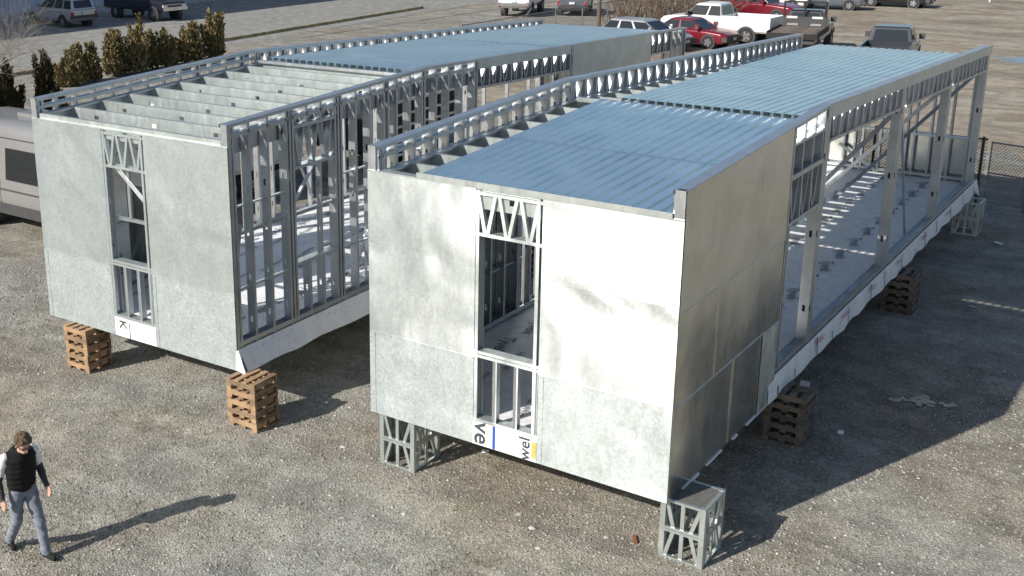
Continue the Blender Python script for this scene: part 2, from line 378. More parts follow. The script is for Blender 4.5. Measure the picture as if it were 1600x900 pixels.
rocks([(2.7, -.24, .05, 'concrete'), (2.4, -.05, .045, 'concrete'), (1.2, -.9, .04, 'concrete'), (3.0, -.6, .035, 'concrete'), (-.6, .1, .04, 'concrete'), (3.55, .1, .03, 'concrete')])

# ================================================================ steel modules
_mc = {}
def chan_mesh(L, D, Fl, mat='galv', holes=0, lip=.012):
    key = (round(L, 3), D, Fl, mat, holes, lip)
    if key in _mc: return _mc[key]
    mb = MB(); h = D/2                                 # along +Z, web in the XZ plane facing -Y, flanges towards +Y
    ys = [0.0]
    if holes:
        n = max(1, int(L/holes)); sp = L/n
        cs = [sp*(k+.5) for k in range(n)]; hw, hh = D*.13, .05
        prev = 0
        for c in cs:
            a, b = c-hh, c+hh
            mb.quad((-h, 0, prev), (h, 0, prev), (h, 0, a), (-h, 0, a))
            mb.quad((-h, 0, a), (-hw, 0, a), (-hw, 0, b), (-h, 0, b)); mb.quad((hw, 0, a), (h, 0, a), (h, 0, b), (hw, 0, b)); prev = b
        mb.quad((-h, 0, prev), (h, 0, prev), (h, 0, L), (-h, 0, L))
    else: mb.quad((-h, 0, 0), (h, 0, 0), (h, 0, L), (-h, 0, L))
    for s in (-1, 1):
        mb.quad((s*h, 0, 0), (s*h, Fl, 0), (s*h, Fl, L), (s*h, 0, L))
        if lip: mb.quad((s*h, Fl, 0), (s*(h-lip), Fl, 0), (s*(h-lip), Fl, L), (s*h, Fl, L))
    me = mb.mesh('channel', MAT[mat]); _mc[key] = me; return me
def chan(name, par, p0, p1, n, D=.15, Fl=.045, mat='galv', holes=0, lip=.012):
    p0 = Vector(p0); p1 = Vector(p1); z = (p1-p0); L = z.length; z.normalize(); n = Vector(n)
    y = -(n-z*n.dot(z)).normalized(); x = y.cross(z)
    m = Matrix((x, y, z)).transposed().to_4x4(); m.translation = p0
    return link(name, chan_mesh(L, D, Fl, mat, holes, lip), par, m)
def slab(name, par, x0, x1, y0, y1, z0, z1, mat):
    mb = MB(); cx, cy, cz = (x0+x1)/2, (y0+y1)/2, z0
    mb.box(x0-cx, x1-cx, y0-cy, y1-cy, 0, z1-z0); return link(name, mb.mesh(name, MAT[mat]), par, loc=(cx, cy, cz))
def hexpart(name, par, pts, mat):
    mb = MB(); mb.hexa(pts); return link(name, mb.mesh(name, MAT[mat]), par)
def text_mesh(s, size, mat):
    cu = bpy.data.curves.new('t', 'FONT'); cu.body = s; cu.size = size; cu.offset = size*.018; cu.align_x = 'CENTER'; cu.align_y = 'CENTER'; cu.resolution_u = 3
    o = bpy.data.objects.new('t', cu); C.objects.link(o); dg = bpy.context.evaluated_depsgraph_get()
    me = bpy.data.meshes.new_from_object(o.evaluated_get(dg)); bpy.data.objects.remove(o); me.materials.clear(); me.materials.append(MAT[mat]); return me
W, Z0, ZF, ZT = 4.34, .775, 1.115, 4.20
LEN, L1 = 17.4, 5.24
def zp(y): return 4.53+.20*y/L1 if y < L1 else 4.73-.45*(y-L1)/(LEN-L1)
ROFF = .34
def zr(y): return zp(y)-ROFF
HD = .57                                         # header depth
PITCH = .4064
NY = (0, -1, 0)
def top_track(par, xc, y0, y1, dz=0, D=.155, name='top_track'):
    cuts = [y0]+([L1] if y0 < L1 < y1 else [])+[y1]
    for a, b in zip(cuts, cuts[1:]): chan(name, par, (xc, a, zp(a)+dz), (xc, b, zp(b)+dz), (0, 0, 1), D, .05, lip=0)
def stud(par, xc, y, z0, z1, D=.15, holes=.62, name='stud'): return chan(name, par, (xc, y, z0), (xc, y, z1), NY, D, .045, holes=holes)
def webs(par, xc, y0, y1, n, zb, zt, vert=True, D=.10, flip=False):
    """a row of V-shaped truss webs with uprights between them; zb, zt are functions of y"""
    w = (y1-y0)/n
    for k in range(n):
        a, b = y0+k*w, y0+(k+1)*w; m = (a+b)/2
        for (p, q) in (((a+.05), m-.012), ((b-.05), m+.012)):
            if flip: P, Q = (xc, q, zb(q)), (xc, p, zt(p))
            else: P, Q = (xc, p, zt(p)), (xc, q, zb(q))
            lo, hi = (P, Q) if P[2] < Q[2] else (Q, P)
            chan('truss_web', par, lo, hi, NY, D, .03, lip=0)
        if vert and k: stud(par, xc, a, zb(a), zt(a), D=.15, holes=0, name='truss_post')
def header(par, xc, y0, y1, n, post=True, band=False, xo=None):
    top = lambda y: zp(y)-.01
    bot = lambda y: zp(y)-HD
    chan('bottom_chord', par, (xc, y0, bot(y0)), (xc, y1, bot(y1)), (0, 0, -1), .15, .05, lip=0)
    webs(par, xc, y0, y1, n, bot, top)
    if band:
        x = xo; mb = MB(); mb.hexa([(x-.001, y0, zp(y0)-.19), (x+.001, y0, zp(y0)-.19), (x+.001, y1, zp(y1)-.19), (x-.001, y1, zp(y1)-.19),
            (x-.001, y0, zp(y0)+.006), (x+.001, y0, zp(y0)+.006), (x+.001, y1, zp(y1)+.006), (x-.001, y1, zp(y1)+.006)])
        link('header_band', mb.mesh('header_band', MAT['sheet_cool']), par)
def post(par, xc, y, z0, z1, w=.3):
    mb = MB(); mb.box(-.075, .075, 0, w*.47, 0, z1-z0); mb.box(-.075, .075, w*.53, w, 0, z1-z0); mb.box(-.06, .06, w*.46, w*.54, .0, z1-z0-.01)
    for z in np.arange(.55, z1-z0-.3, 1.15):
        mb.box(-.02, .02, -.003, .01, z-.05, z+.05, 1); mb.box(.072, .078, w*.2-.02, w*.2+.02, z-.05, z+.05, 1)
    return link('post', mb.mesh('post', [MAT['galv'], MAT['black']]), par, loc=(xc, y, z0))
def deck_panels(par, xl, xr, y0, y1, rows, npan, ribs, dz):
    """ribbed roof deck laid lengthwise: xl, xr functions of y; one part for each panel"""
    tot = npan*ribs
    for (ya, yb, ddz) in rows:
        ys = [ya]+([L1] if ya < L1 < yb else [])+[yb]
        for p in range(npan):
            prof = []
            for r in range(ribs):
                u = (p*ribs+r)/tot; du = 1/tot
                prof += [(u+.00*du, 0), (u+.24*du, 0), (u+.28*du, .062), (u+.96*du, .062)]
            prof.append(((p+1)*ribs/tot, 0))
            mb = MB(); k = len(prof)
            for y in ys:
                a, b = xl(y), xr(y)
                for (u, h) in prof: mb.v.append((a+(b-a)*u, y, zr(y)+dz+ddz+h+p*.0012))
            for j in range(len(ys)-1):
                for i in range(k-1): mb.f.append((j*k+i, j*k+i+1, (j+1)*k+i+1, (j+1)*k+i)); mb.m.append(0)
            link('deck_panel', mb.mesh('deck_panel', MAT['deck']), par)
def near_wall(par, seed, glare_rows):
    rr = random.Random(seed)
    rows = [(Z0, 1.985, 0.0), (1.965, 3.20, .0035), (3.18, ZT, .007)]
    for (xa, xb) in ((0, 1.665), (2.60, W)):
        for (za, zb, off) in rows:
            n = 8; m = 6; mb = MB(); p1, p2 = rr.uniform(0, 6), rr.uniform(0, 6)
            for j in range(m+1):                      # thin sheet, slightly oil-canned between its screws
                for i in range(n+1):
                    u, v = i/n, j/m; e = 16*u*(1-u)*v*(1-v)
                    d = e*(.010*math.sin(3.1*u*2+p1)+.008*math.sin(4*v+p2))
                    mb.v.append((xa+(xb-xa)*u, -off-.004-max(-.003, d), za+(zb-za)*v))
            for j in range(m):
                for i in range(n): a = j*(n+1)+i; mb.f.append((a, a+1, a+n+2, a+n+1)); mb.m.append(0)
            link('wall_sheet', mb.mesh('wall_sheet', MAT['sheet_dull' if za == Z0 else 'sheet'], True), par)
    for z in (1.968, 3.186):
        for (xa, xb) in ((.0, 1.66), (2.605, W)): slab('seam_strip', par, xa, xb, -.0125, -.006, z, z+.010, 'sheet')
    for x in (1.60, 2.61):                             # screwed laps beside the opening
        slab('lap_strip', par, x, x+.065, -.010, -.007, Z0+.004, 1.95, 'sheet_dull')
    for x in (.0, W-.09): slab('corner_strip', par, x, x+.09, -.010, -.007, Z0+.004, 1.95, 'sheet_dull')
    mb = MB()
    for x in (.02, .06, W-.07, W-.025, 1.62, 1.65, 2.625, 2.66):
        for z in np.arange(Z0+.06, 1.9, .07): mb.box(x-.004, x+.004, -.0135, -.0095, z-.004, z+.004)
    o = link('screws', mb.mesh('screws', MAT['galv']), par); o['kind'] = 'stuff'
    # opening: header with W webs, sill, cripple studs
    for x in (1.675, 2.565): chan('jamb', par, (x, .06, Z0+.34), (x, .06, ZT-.02), (1 if x > 2 else -1, 0, 0), .14, .045, holes=.7, mat='sheet')
    for z, nz in ((3.62, -1), (4.14, 1), (2.06, 1), (2.01, -1), (1.125, -1)):
        mb = MB(); mb.box(1.64, 2.61, -.008, .14, z-.02, z+.02); link('opening_rail', mb.mesh('opening_rail', MAT['sheet']), par)
    k = 3; w = (2.57-1.67)/k
    for i in range(k):
        a = 1.67+i*w; m_ = a+w*.5
        for (xa, xb) in ((a+.03, m_-.02), (a+w-.03, m_+.02)):
            mb = MB(); s = .023; mb.hexa([(xb-s, -.006, 3.64), (xb+s, -.006, 3.64), (xb+s, .06, 3.64), (xb-s, .06, 3.64), (xa-s, -.006, 4.12), (xa+s, -.006, 4.12), (xa+s, .06, 4.12), (xa-s, .06, 4.12)])
            link('truss_web', mb.mesh('truss_web', MAT['sheet']), par)
    for x in (1.68, 1.985, 2.29, 2.585): chan('cripple_stud', par, (x, .055, 1.14), (x, .055, 2.0), (0, -1, 0) if False else (1, 0, 0), .12, .04)
    for x in (1.70, 1.985, 2.29, 2.57): slab('stud_face', par, x-.022, x+.022, -.004, .0, 1.145, 1.99, 'sheet')
    # edge cap along the top of the sheet
    slab('top_cap', par, .0, W, -.014, .12, ZT-.008, ZT+.012, 'galv_new')
def floor_parts(par, name_y0=0):
    mb = MB(); mb.box(.02, W-.02, .03, LEN-.02, Z0+.02, ZF-.03)
    fl = link('floor_frame', mb.mesh('floor_frame', MAT['wrap']), par)
    n, m = 40, 120; mb = MB(); g = np.random.default_rng(5)
    for j in range(m+1):
        for i in range(n+1):
            x, y = .03+(W-.06)*i/n, .03+(LEN-.06)*j/m
            mb.v.append((x, y, ZF-.012+.004*math.sin(x*3+y*1.3)+.003*math.sin(y*5-x*2)+g.normal()*.0012))
    for j in range(m):
        for i in range(n): a = j*(n+1)+i; mb.f.append((a, a+1, a+n+2, a+n+1)); mb.m.append(0)
    fd = link('floor_wrap', mb.mesh('floor_wrap', MAT['wrap'], True), par)
    t1 = text_mesh('Tyvek', .27, 'floor_ink'); t2 = text_mesh('HomeWrap', .15, 'floor_ink')
    row = 0
    for y in np.arange(.7, LEN-.4, .46):
        for k, x in enumerate((.75, 2.15, 3.55)):
            xx = x+(.35 if row % 2 else -.1)
            if xx > W-.5: continue
            link('printed_word', t1 if (row+k) % 2 == 0 else t2, fd, loc=(xx, y+.1*((k*7+row*3) % 3-1), ZF+.0025), rot=(0, 0, R_(-78)))
        row += 1
    return fl
def bottom_track(par, p0, p1): chan('bottom_track', par, p0, p1, (0, 0, -1), .155, .07, lip=0)
def side_wrap(par, x, sgn, y0, y1, flare, seed, straps=True):
    rr = random.Random(seed); n = int((y1-y0)/.3); mb = MB()
    edge = [rr.uniform(-.03, .025) for _ in range(n+1)]
    for k in range(n+1):
        y = y0+(y1-y0)*k/n; w = .012*math.sin(k*1.7)
        mb.v += [(x+sgn*.006, y, ZF+.0), (x+sgn*(.02+flare*.5+w), y, (ZF+Z0)/2), (x+sgn*(.012+flare+w*1.5), y, Z0-.0+edge[k]*.8)]
    for k in range(n):
        for q in (0, 1): a = k*3+q; mb.f.append((a, a+1, a+4, a+3)); mb.m.append(0)
    o = link('side_wrap', mb.mesh('side_wrap', MAT['wrap'], True), par)
    if straps:
        y = y0+.35
        while y < y1-.3:
            w = rr.uniform(.012, .03); zt_ = ZF-.02 if rr.random() < .6 else Z0+.17
            f = lambda z: x+sgn*(.032+flare*(ZF-z)/(ZF-Z0))
            mb = MB(); mb.hexa([(f(Z0), y, Z0+.03), (f(Z0)+.004, y, Z0+.03), (f(Z0)+.004, y+w, Z0+.03), (f(Z0), y+w, Z0+.03), (f(zt_), y, zt_), (f(zt_)+.004, y, zt_), (f(zt_)+.004, y+w, zt_), (f(zt_), y+w, zt_)])
            link('wrap_seam', mb.mesh('wrap_seam', MAT['dark_strap']), o)
            y += rr.uniform(.75, 1.35)
    return o
def joists(par, ys, x0=.16, x1=W-.16):
    for y in ys: chan('roof_joist', par, (x0, y, zr(y)-.128), (x1, y, zr(y)-.128), NY, .25, .06, holes=1.25, mat='galv_new')
def rim(par, x, y0, y1, ny):
    mb = MB(); a = y0
    for b in ([L1] if y0 < L1 < y1 else [])+[y1]:
        mb.hexa([(x-.002, a, zr(a)-.26), (x+.002, a, zr(a)-.26), (x+.002, b, zr(b)-.26), (x-.002, b, zr(b)-.26), (x-.002, a, zr(a)+.003), (x+.002, a, zr(a)+.003), (x+.002, b, zr(b)+.003), (x-.002, b, zr(b)+.003)]); a = b
    link('rim_joist', mb.mesh('rim_joist', MAT['galv']), par)
    return
def blocking(par, xc, y0, y1, z): chan('blocking_rail', par, (xc, y0, z), (xc, y1, z), (0, 0, 1), .05, .025, lip=0)
def brace(par, p0, p1, s=.025, name='brace', mat='galv'):
    chan(name, par, p0, p1, (0, -1, .2), s*2.4, s*1.4, lip=0, mat=mat)
def flange_line(par, xc, y0, y1, dz):                 # ledger track the joists hang on
    cuts = [y0]+([L1] if y0 < L1 < y1 else [])+[y1]
    for a, b in zip(cuts, cuts[1:]): chan('ledger_track', par, (xc, a, zr(a)+dz), (xc, b, zr(b)+dz), (0, 0, 1), .10, .03, lip=0)

def far_wall(par, kind):
    y = LEN-.08
    bottom_track(par, (.1, y, ZF+.03), (W-.1, y, ZF+.03))
    chan('top_track', par, (.1, y, zr(LEN)-.30), (W-.1, y, zr(LEN)-.30), (0, 0, 1), .15, .05, lip=0)
    xs = [.12, .55, .95, 1.38, 1.62, 1.80, 2.2, 2.42, 2.78, 2.95, 3.30, 3.72, 4.1]
    for x in xs:
        chan('stud', par, (x, y, ZF), (x, y, zr(LEN)-.30), (-1, 0, 0), .15, .045, holes=.62)
    for (xa, xb, zb) in ((.10, 1.60, zr(LEN)-.4), (2.80, 3.30, 2.12), (3.31, 3.72, 2.115), (3.73, 4.22, 2.12)):
        slab('wall_sheet', par, xa, xb, LEN-.002, LEN+.002, Z0, zb, 'sheet_side')
    slab('window_sill', par, 2.76, W-.12, y-.08, y+.07, 2.10, 2.15, 'galv')
    slab('rail', par, 1.5, 2.8, y-.05, y+.05, 2.12, 2.16, 'galv')
    if True: chan('roof_joist', par, (.16, LEN-.02, zr(LEN)-.128), (W-.16, LEN-.02, zr(LEN)-.128), NY, .25, .06)
    slab('edge_flashing', par, .5, W-.2, LEN-.08, LEN+.02, zr(LEN)+.05, zr(LEN)+.07, 'galv')

def left_wall(par, sheet_to, kind):
    xc = .08
    top_track(par, xc, 0, LEN)
    top_track(par, xc, 0.02, L1-.02, -.13, .15, 'parapet_rail')
    bottom_track(par, (xc, .05, ZF+.03), (xc, LEN-.05, ZF+.03))
    ys = [.03]+[PITCH*k for k in range(1, 13)]
    for k, y in enumerate(ys):
        full = kind == 'R' or k in (0, 3, 6, 9, 12)
        stud(par, xc, y, ZF if full else zr(y)-.26, zp(y)-.01, D=.15 if kind == 'R' else .10, holes=.62 if full else 0)
        if k in (0, 9, 12): stud(par, xc, y+.06, ZF, zp(y)-.01)
    posts = [L1+.05, 9.45, 13.35, LEN-.12]
    for k, y in enumerate(posts[:-1]):
        stud(par, xc, y, ZF, zp(y)-.01); stud(par, xc, y+.07, ZF, zp(y)-.01)
    if kind == 'L':
        y = L1+.5
        while y < LEN-.1:
            stud(par, xc, y, ZF, zp(y)-HD-.0, D=.10); y += PITCH*3.0
    stud(par, xc, LEN-.08, ZF, zp(LEN)-.01); stud(par, xc, LEN-.15, ZF, zp(LEN)-.01)
    for (a, b, n) in ((L1+.14, 9.43, 10), (9.55, 13.33, 9), (13.45, LEN-.16, 10)): header(par, xc, a, b, n)
    flange_line(par, .20, .1, LEN-.1, -.005)
    rim(par, .165, .1, LEN-.1, 1)
    if sheet_to:
        zs = [Z0, 2.0, 3.25]
        for a, b in zip(zs, zs[1:]+[None]):
            mb = MB(); t0, t1 = (b, b) if b else (zr(0)-.05, zr(sheet_to)-.05)
            mb.hexa([(-.004, 0, a), (-.001, 0, a), (-.001, sheet_to, a), (-.004, sheet_to, a), (-.004, 0, t0), (-.001, 0, t0), (-.001, sheet_to, t1), (-.004, sheet_to, t1)])
            link('wall_sheet', mb.mesh('wall_sheet', MAT['sheet_side']), par)
    for z in (2.02, 3.29): blocking(par, xc, .05, L1 if not sheet_to else sheet_to, z)

# ---- the module with the blue-looking deck over its whole roof
RM = thing('steel_building_module', 'steel module with ribbed deck over its whole roof and a bright glaring end wall', 'building', (0, 0, 0), 0, 'prefabricated steel modules')
floor_parts(RM); near_wall(RM, 3, True); left_wall(RM, 3.9, 'R'); far_wall(RM, 'R')
joists(RM, [.03]+[.03+.58*k for k in range(1, 9)]+[L1+.06+.6*k for k in range(0, 20)])
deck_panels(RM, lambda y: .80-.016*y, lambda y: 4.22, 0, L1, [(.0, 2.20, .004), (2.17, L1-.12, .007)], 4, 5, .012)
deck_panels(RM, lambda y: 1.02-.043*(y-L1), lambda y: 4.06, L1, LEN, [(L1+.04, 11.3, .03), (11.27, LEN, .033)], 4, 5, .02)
slab('ridge_track', RM, .35, W-.14, L1-.115, L1-.03, zr(L1)+.004, zr(L1)+.075, 'galv')
slab('ridge_track', RM, .35, W-.14, L1-.028, L1+.03, zr(L1)-.02, zr(L1)+.045, 'galv')
xc = W-.08
top_track(RM, xc, 0, LEN); bottom_track(RM, (xc, 3.6, ZF+.03), (xc, LEN-.02, ZF+.03)); rim(RM, W-.165, .1, L1, -1); flange_line(RM, W-.20, .1, L1, -.005)
# corner post of the parapet, standing above the end wall
mb = MB(); mb.box(-.06, .06, -.03, .06, 0, .335); mb.box(-.045, .045, -.012, .045, .3345, .3365, 1); mb.box(-.11, -.06, -.02, .04, -.012, .03, 1)
link('parapet_corner_post', mb.mesh('parapet_corner_post', [MAT['galv'], MAT['black']]), RM, loc=(W-.068, .03, ZT+.0))
mb = MB(); mb.box(-.06, .06, -.03, .05, 0, .33); link('parapet_corner_post', mb.mesh('parapet_corner_post', MAT['galv']), RM, loc=(.062, .03, ZT+.0))
for k in range(9): stud(RM, xc, .04+PITCH*k*1.08, ZF, zp(.04+PITCH*k)-.02)
slab('deck_edge', RM, .78, W-.14, -.016, -.010, ZT+.0125, ZT+.075, 'galv_new')
# sheeted part of the long wall
for (a, b, off) in ((Z0, 1.96, .002), (1.945, 3.13, .0055), (3.11, None, .009)):
    n = 10; mb = MB(); rr = random.Random(int(a*100))
    for j in range(7):
        for i in range(n+1):
            y = 3.60*i/n; t = b if b else zp(y)+.004; u, v = i/n, j/6
            d = .006*math.sin(9*u+a)*math.sin(3.14*v)*math.sin(3.14*u)
            mb.v.append((W+off+d, y, a+(t-a)*v))
    for j in range(6):
        for i in range(n): q = j*(n+1)+i; mb.f.append((q, q+1, q+n+2, q+n+1)); mb.m.append(0)
    link('wall_sheet', mb.mesh('wall_sheet', MAT['sheet_side'], True), RM)
for z_ in (1.948, 3.115): slab('seam_strip', RM, W+.003, W+.0125, .02, 3.58, z_, z_+.012, 'sheet_cool')
for y_, za_, zb_ in ((1.22, 1.97, 3.1), (2.43, 3.14, 4.5), (1.9, Z0+.01, 1.93)): slab('seam_strip', RM, W+.003, W+.0125, y_, y_+.012, za_, zb_, 'sheet_side')
slab('corner_strip', RM, W+.004, W+.0075, -.003, .33, Z0+.002, 1.955, 'sheet_side')
slab('patch_sheet', RM, W+.013, W+.017, 2.95, 3.56, Z0+.0, 1.97, 'sheet')
slab('edge_trim', RM, W+.011, W+.016, 3.57, 3.61, Z0+.3, zp(3.6), 'galv')
# window bay with short studs, beam and truss
for y in (3.66, 4.09, 4.53, 4.96):
    stud(RM, xc, y, zp(y)-.30, zp(y)-.02, holes=0, name='cripple_stud'); stud(RM, xc, y, 3.93, zp(y)-.33, D=.12, holes=0, name='cripple_stud')
for z, h in ((4.40, .03), (3.95, .07), (3.30, .04)): slab('bay_rail', RM, W-.15, W+.004, 3.62, 5.02, z-h/2, z+h/2, 'galv')
webs(RM, xc, 3.66, 4.98, 3, lambda y: 3.32, lambda y: 3.91)
stud(RM, xc, 3.64, ZF, zp(3.6)-.02); post(RM, xc, 5.02, ZF+.02, zp(5)-.02, .23)
stud(RM, xc, 3.72, ZF, 3.30)
POSTS = (9.42, 13.3, 17.1)
for y in POSTS: post(RM, xc, y, ZF+.02, zp(y)-.03, .24 if y < 17 else .22)
for (a, b, n) in ((5.30, 9.40, 10), (9.78, 13.28, 9), (13.66, 17.08, 9)): header(RM, xc, a, b, n)
mb = MB()
for k, (a, b) in enumerate(((5.05, 9.4), (9.4, 13.4), (13.4, LEN+.02))):
    x = W+.004+.0025*k; mb = MB(); mb.hexa([(x-.001, a, zp(a)-.19), (x+.001, a, zp(a)-.19), (x+.001, b+.03, zp(b)-.19), (x-.001, b+.03, zp(b)-.19), (x-.001, a, zp(a)+.006), (x+.001, a, zp(a)+.006), (x+.001, b+.03, zp(b)+.006), (x-.001, b+.03, zp(b)+.006)])
    link('header_band', mb.mesh('header_band', MAT['sheet_cool']), RM)
for p0, p1 in (((1.95, 10.3, ZF), (W-.12, 9.5, 3.95)), ((1.75, 14.1, ZF), (W-.12, 13.5, 3.85)), ((2.15, 14.0, ZF), (W-.12, 16.9, 3.75)), ((1.3, 17.2, ZF+.6), (2.2, 17.2, ZF+.02))): brace(RM, p0, p1, .03)
brace(RM, (W-.25, 12.0, ZF), (W-.1, 10.0, 3.7), .018, 'prop', 'dark_strap' if False else 'galv')
sw = side_wrap(RM, W, 1, 3.35, LEN+.05, .02, 11)
tr = text_mesh('DUPONT', .10, 'redink')
for y in (5.6, 7.0, 8.6, 10.4, 12.4, 14.6): link('printed_word', tr, sw, loc=(W+.055, y, ZF-.10), rot=(R_(90), 0, R_(90)))
for a_, b_, h_ in ((.45, .95, .03), (1.2, 1.7, .02), (2.1, 2.25, .03), (2.6, 3.38, .022)): slab('bottom_flap', RM, W-.02, W+.016, a_, b_, Z0-h_, Z0-.002, 'wrap')
# wrap showing under the window opening, with its print on edge
slab('wrap_flap', RM, 1.66, 2.605, -.012, -.004, Z0+.005, 1.10, 'wrap')
for s, x, z, sz, ro in (('ve', 1.80, .95, .34, -90), ('weI', 2.44, .93, .22, 90)):
    link('printed_word', text_mesh(s, sz, 'ink'), RM, mat4=Matrix.Translation((x, -.0135, z)) @ Matrix.Rotation(R_(90), 4, 'X') @ Matrix.Rotation(R_(ro), 4, 'Z'))
slab('blue_tape', RM, 1.965, 2.005, -.0155, -.0125, Z0+.01, 1.10, 'blue_tape')
slab('yellow_tag', RM, 2.535, 2.60, -.0165, -.0125, Z0+.05, 1.05, 'yellow_tag')
hexpart('wrap_flap', RM, [(W-.25, LEN-.3, Z0+.25), (W+.10, LEN+.25, Z0-.02), (W+.11, LEN+.26, Z0-.02), (W-.2, LEN-.3, Z0+.25), (W+.0, LEN-.3, ZF-.02), (W+.05, LEN+.04, ZF+.07), (W+.052, LEN+.05, ZF+.07), (W+.004, LEN-.3, ZF-.02)], 'wrap')
link('loose_tool', MB.mesh((lambda b: (b.box(-.4, .4, -.03, .03, 0, .05), b.box(.1, .3, -.1, .1, 0, .03), b)[2])(MB()), 'loose_tool', MAT['galv']), RM, loc=(2.1, 13.6, ZF+.003), rot=(0, 0, .8)) if False else None

# ---- the module still open to its joists
ROFF = .24
LM = thing('steel_building_module', 'half built steel module with bare roof joists, open stud wall and dull grey end wall', 'building', (-6.816, -.1445, 0), .0198, 'prefabricated steel modules')
floor_parts(LM); near_wall(LM, 8, False); left_wall(LM, 2.3, 'L'); far_wall(LM, 'L')
joists(LM, [.03]+[.03+.61*k for k in range(1, 9)]+[L1+.1+.6*k for k in range(0, 20)])
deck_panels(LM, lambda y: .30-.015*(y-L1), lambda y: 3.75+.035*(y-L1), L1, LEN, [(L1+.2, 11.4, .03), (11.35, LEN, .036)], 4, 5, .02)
slab('ridge_track', LM, .2, W-.14, L1+.02, L1+.12, zr(L1)+.004, zr(L1)+.06, 'galv')
top_track(LM, xc, 0, LEN); top_track(LM, xc, .02, 6.8, -.15, .15, 'parapet_rail')
bottom_track(LM, (xc, .02, ZF+.03), (xc, LEN-.02, ZF+.03)); rim(LM, W-.175, .12, LEN-.1, -1); flange_line(LM, W-.21, .12, LEN-.1, -.005)
mb = MB(); mb.box(-.06, .06, -.03, .05, 0, .33); me = mb.mesh('parapet_corner_post', MAT['galv'])
link('parapet_corner_post', me, LM, loc=(W-.062, .03, ZT)); link('parapet_corner_post', me, LM, loc=(.062, .03, ZT))
for y in (.04, .10, .44, .85, 1.28, 1.36, 1.43, 2.48, 2.56, 2.64, 3.03, 3.43, 3.83, 3.95, 4.2, 4.6, 4.98, 5.06, 5.43, 5.84, 6.3, 6.76, 6.84, 10.72, 10.8):
    stud(LM, xc, y, ZF, zp(y)-.012)
for y in (1.77, 2.12): stud(LM, xc, y, ZF, 2.06, name='cripple_stud'); stud(LM, xc, y, 2.1, 3.6, D=.09, name='mullion') if y > 2 else None; stud(LM, xc, y, 4.28, zp(y)-.012, holes=0, name='cripple_stud')
for z in (2.07, 3.62, 4.26): slab('bay_rail', LM, W-.15, W+.0, 1.44, 2.47, z-.025, z+.025, 'galv')
webs(LM, xc, 1.44, 2.47, 3, lambda y: 3.64, lambda y: 4.24, vert=False)
header(LM, xc, 6.88, 10.7, 9, band=True, xo=W+.004)
for y in np.arange(11.2, 15.0, PITCH): stud(LM, xc, y, ZF, zp(y)-.012)
mb = MB(); a, b = 10.85, 15.03; mb.hexa([(W+.002, a, Z0), (W+.005, a, Z0), (W+.005, b, Z0), (W+.002, b, Z0), (W+.002, a, zp(a)+.004), (W+.005, a, zp(a)+.004), (W+.005, b, zp(b)+.004), (W+.002, b, zp(b)+.004)])
link('wall_sheet', mb.mesh('wall_sheet', MAT['sheet_cool']), LM)
header(LM, xc, 15.08, 16.3, 3)
for y in (15.06, 16.32, 16.4, 16.75, 17.1, 17.3): stud(LM, xc, y, ZF, zp(y)-.012)
for z in (2.02, 3.29):
    blocking(LM, xc, .06, 1.3, z); blocking(LM, xc, 2.6, 5.0, z)
blocking(LM, xc, 1.45, 2.45, 2.9)
for p0, p1 in (((.2, .5, 3.3), (.2, 1.6, 1.2)), ((W-.2, 1.4, 2.75), (W-.2, 2.2, 3.6)), ((W-.3, .5, 2.9), (W-.9, .8, ZF)), ((W-.2, 3.1, 1.3), (W-.2, 4.2, 3.2)), ((.2, 5.9, 3.4), (.2, 6.9, 1.4)), ((1.78, .10, 3.62), (2.62, .12, 2.93)), ((.2, 3.2, 3.5), (.2, 4.4, 1.4))): brace(LM, p0, p1, .022)
# inner frame seen through the end opening
for x in (2.05, 2.48): slab('mullion', LM, x-.03, x+.03, .13, .17, 2.75, 3.6, 'galv')
slab('opening_rail', LM, 1.7, 2.56, .13, .18, 2.72, 2.77, 'galv')
slab('partition_sheet', LM, .3, 1.9, 1.62, 1.63, ZF, 2.8, 'sheet_side')
slab('stud_face', LM, W+.001, W+.005, .005, .05, ZF, ZT, 'galv')
sw = side_wrap(LM, W, 1, .02, LEN, .13, 21, straps=False)
hexpart('wrap_flap', LM, [(W-.02, -.03, Z0+.03), (W+.16, .0, Z0-.04), (W+.165, .02, Z0-.04), (W-.01, 0, Z0+.03), (W-.01, -.02, ZF-.02), (W+.02, .0, ZF), (W+.022, .01, ZF), (W, .01, ZF-.02)], 'wrap')
mb = MB(); mb.hexa([(W+.012, .008, ZF-.03), (W+.018, .0, ZF-.06), (W+.16, .0, Z0+.02), (W+.15, .008, Z0+.05), (W+.016, .035, ZF-.03), (W+.022, .03, ZF-.06), (W+.166, .03, Z0+.02), (W+.156, .035, Z0+.05)])
link('wrap_seam', mb.mesh('wrap_seam', MAT['dark_strap']), LM)
slab('wrap_flap', LM, 1.66, 2.605, -.012, -.004, Z0+.005, 1.10, 'wrap')
link('printed_word', text_mesh('K', .24, 'trim'), LM, mat4=Matrix.Translation((1.84, -.0135, .99)) @ Matrix.Rotation(R_(90), 4, 'X') @ Matrix.Rotation(R_(-90), 4, 'Z'))
slab('wrap_seam', LM, 1.995, 2.012, -.0155, -.0125, Z0+.01, 1.04, 'dark_strap')

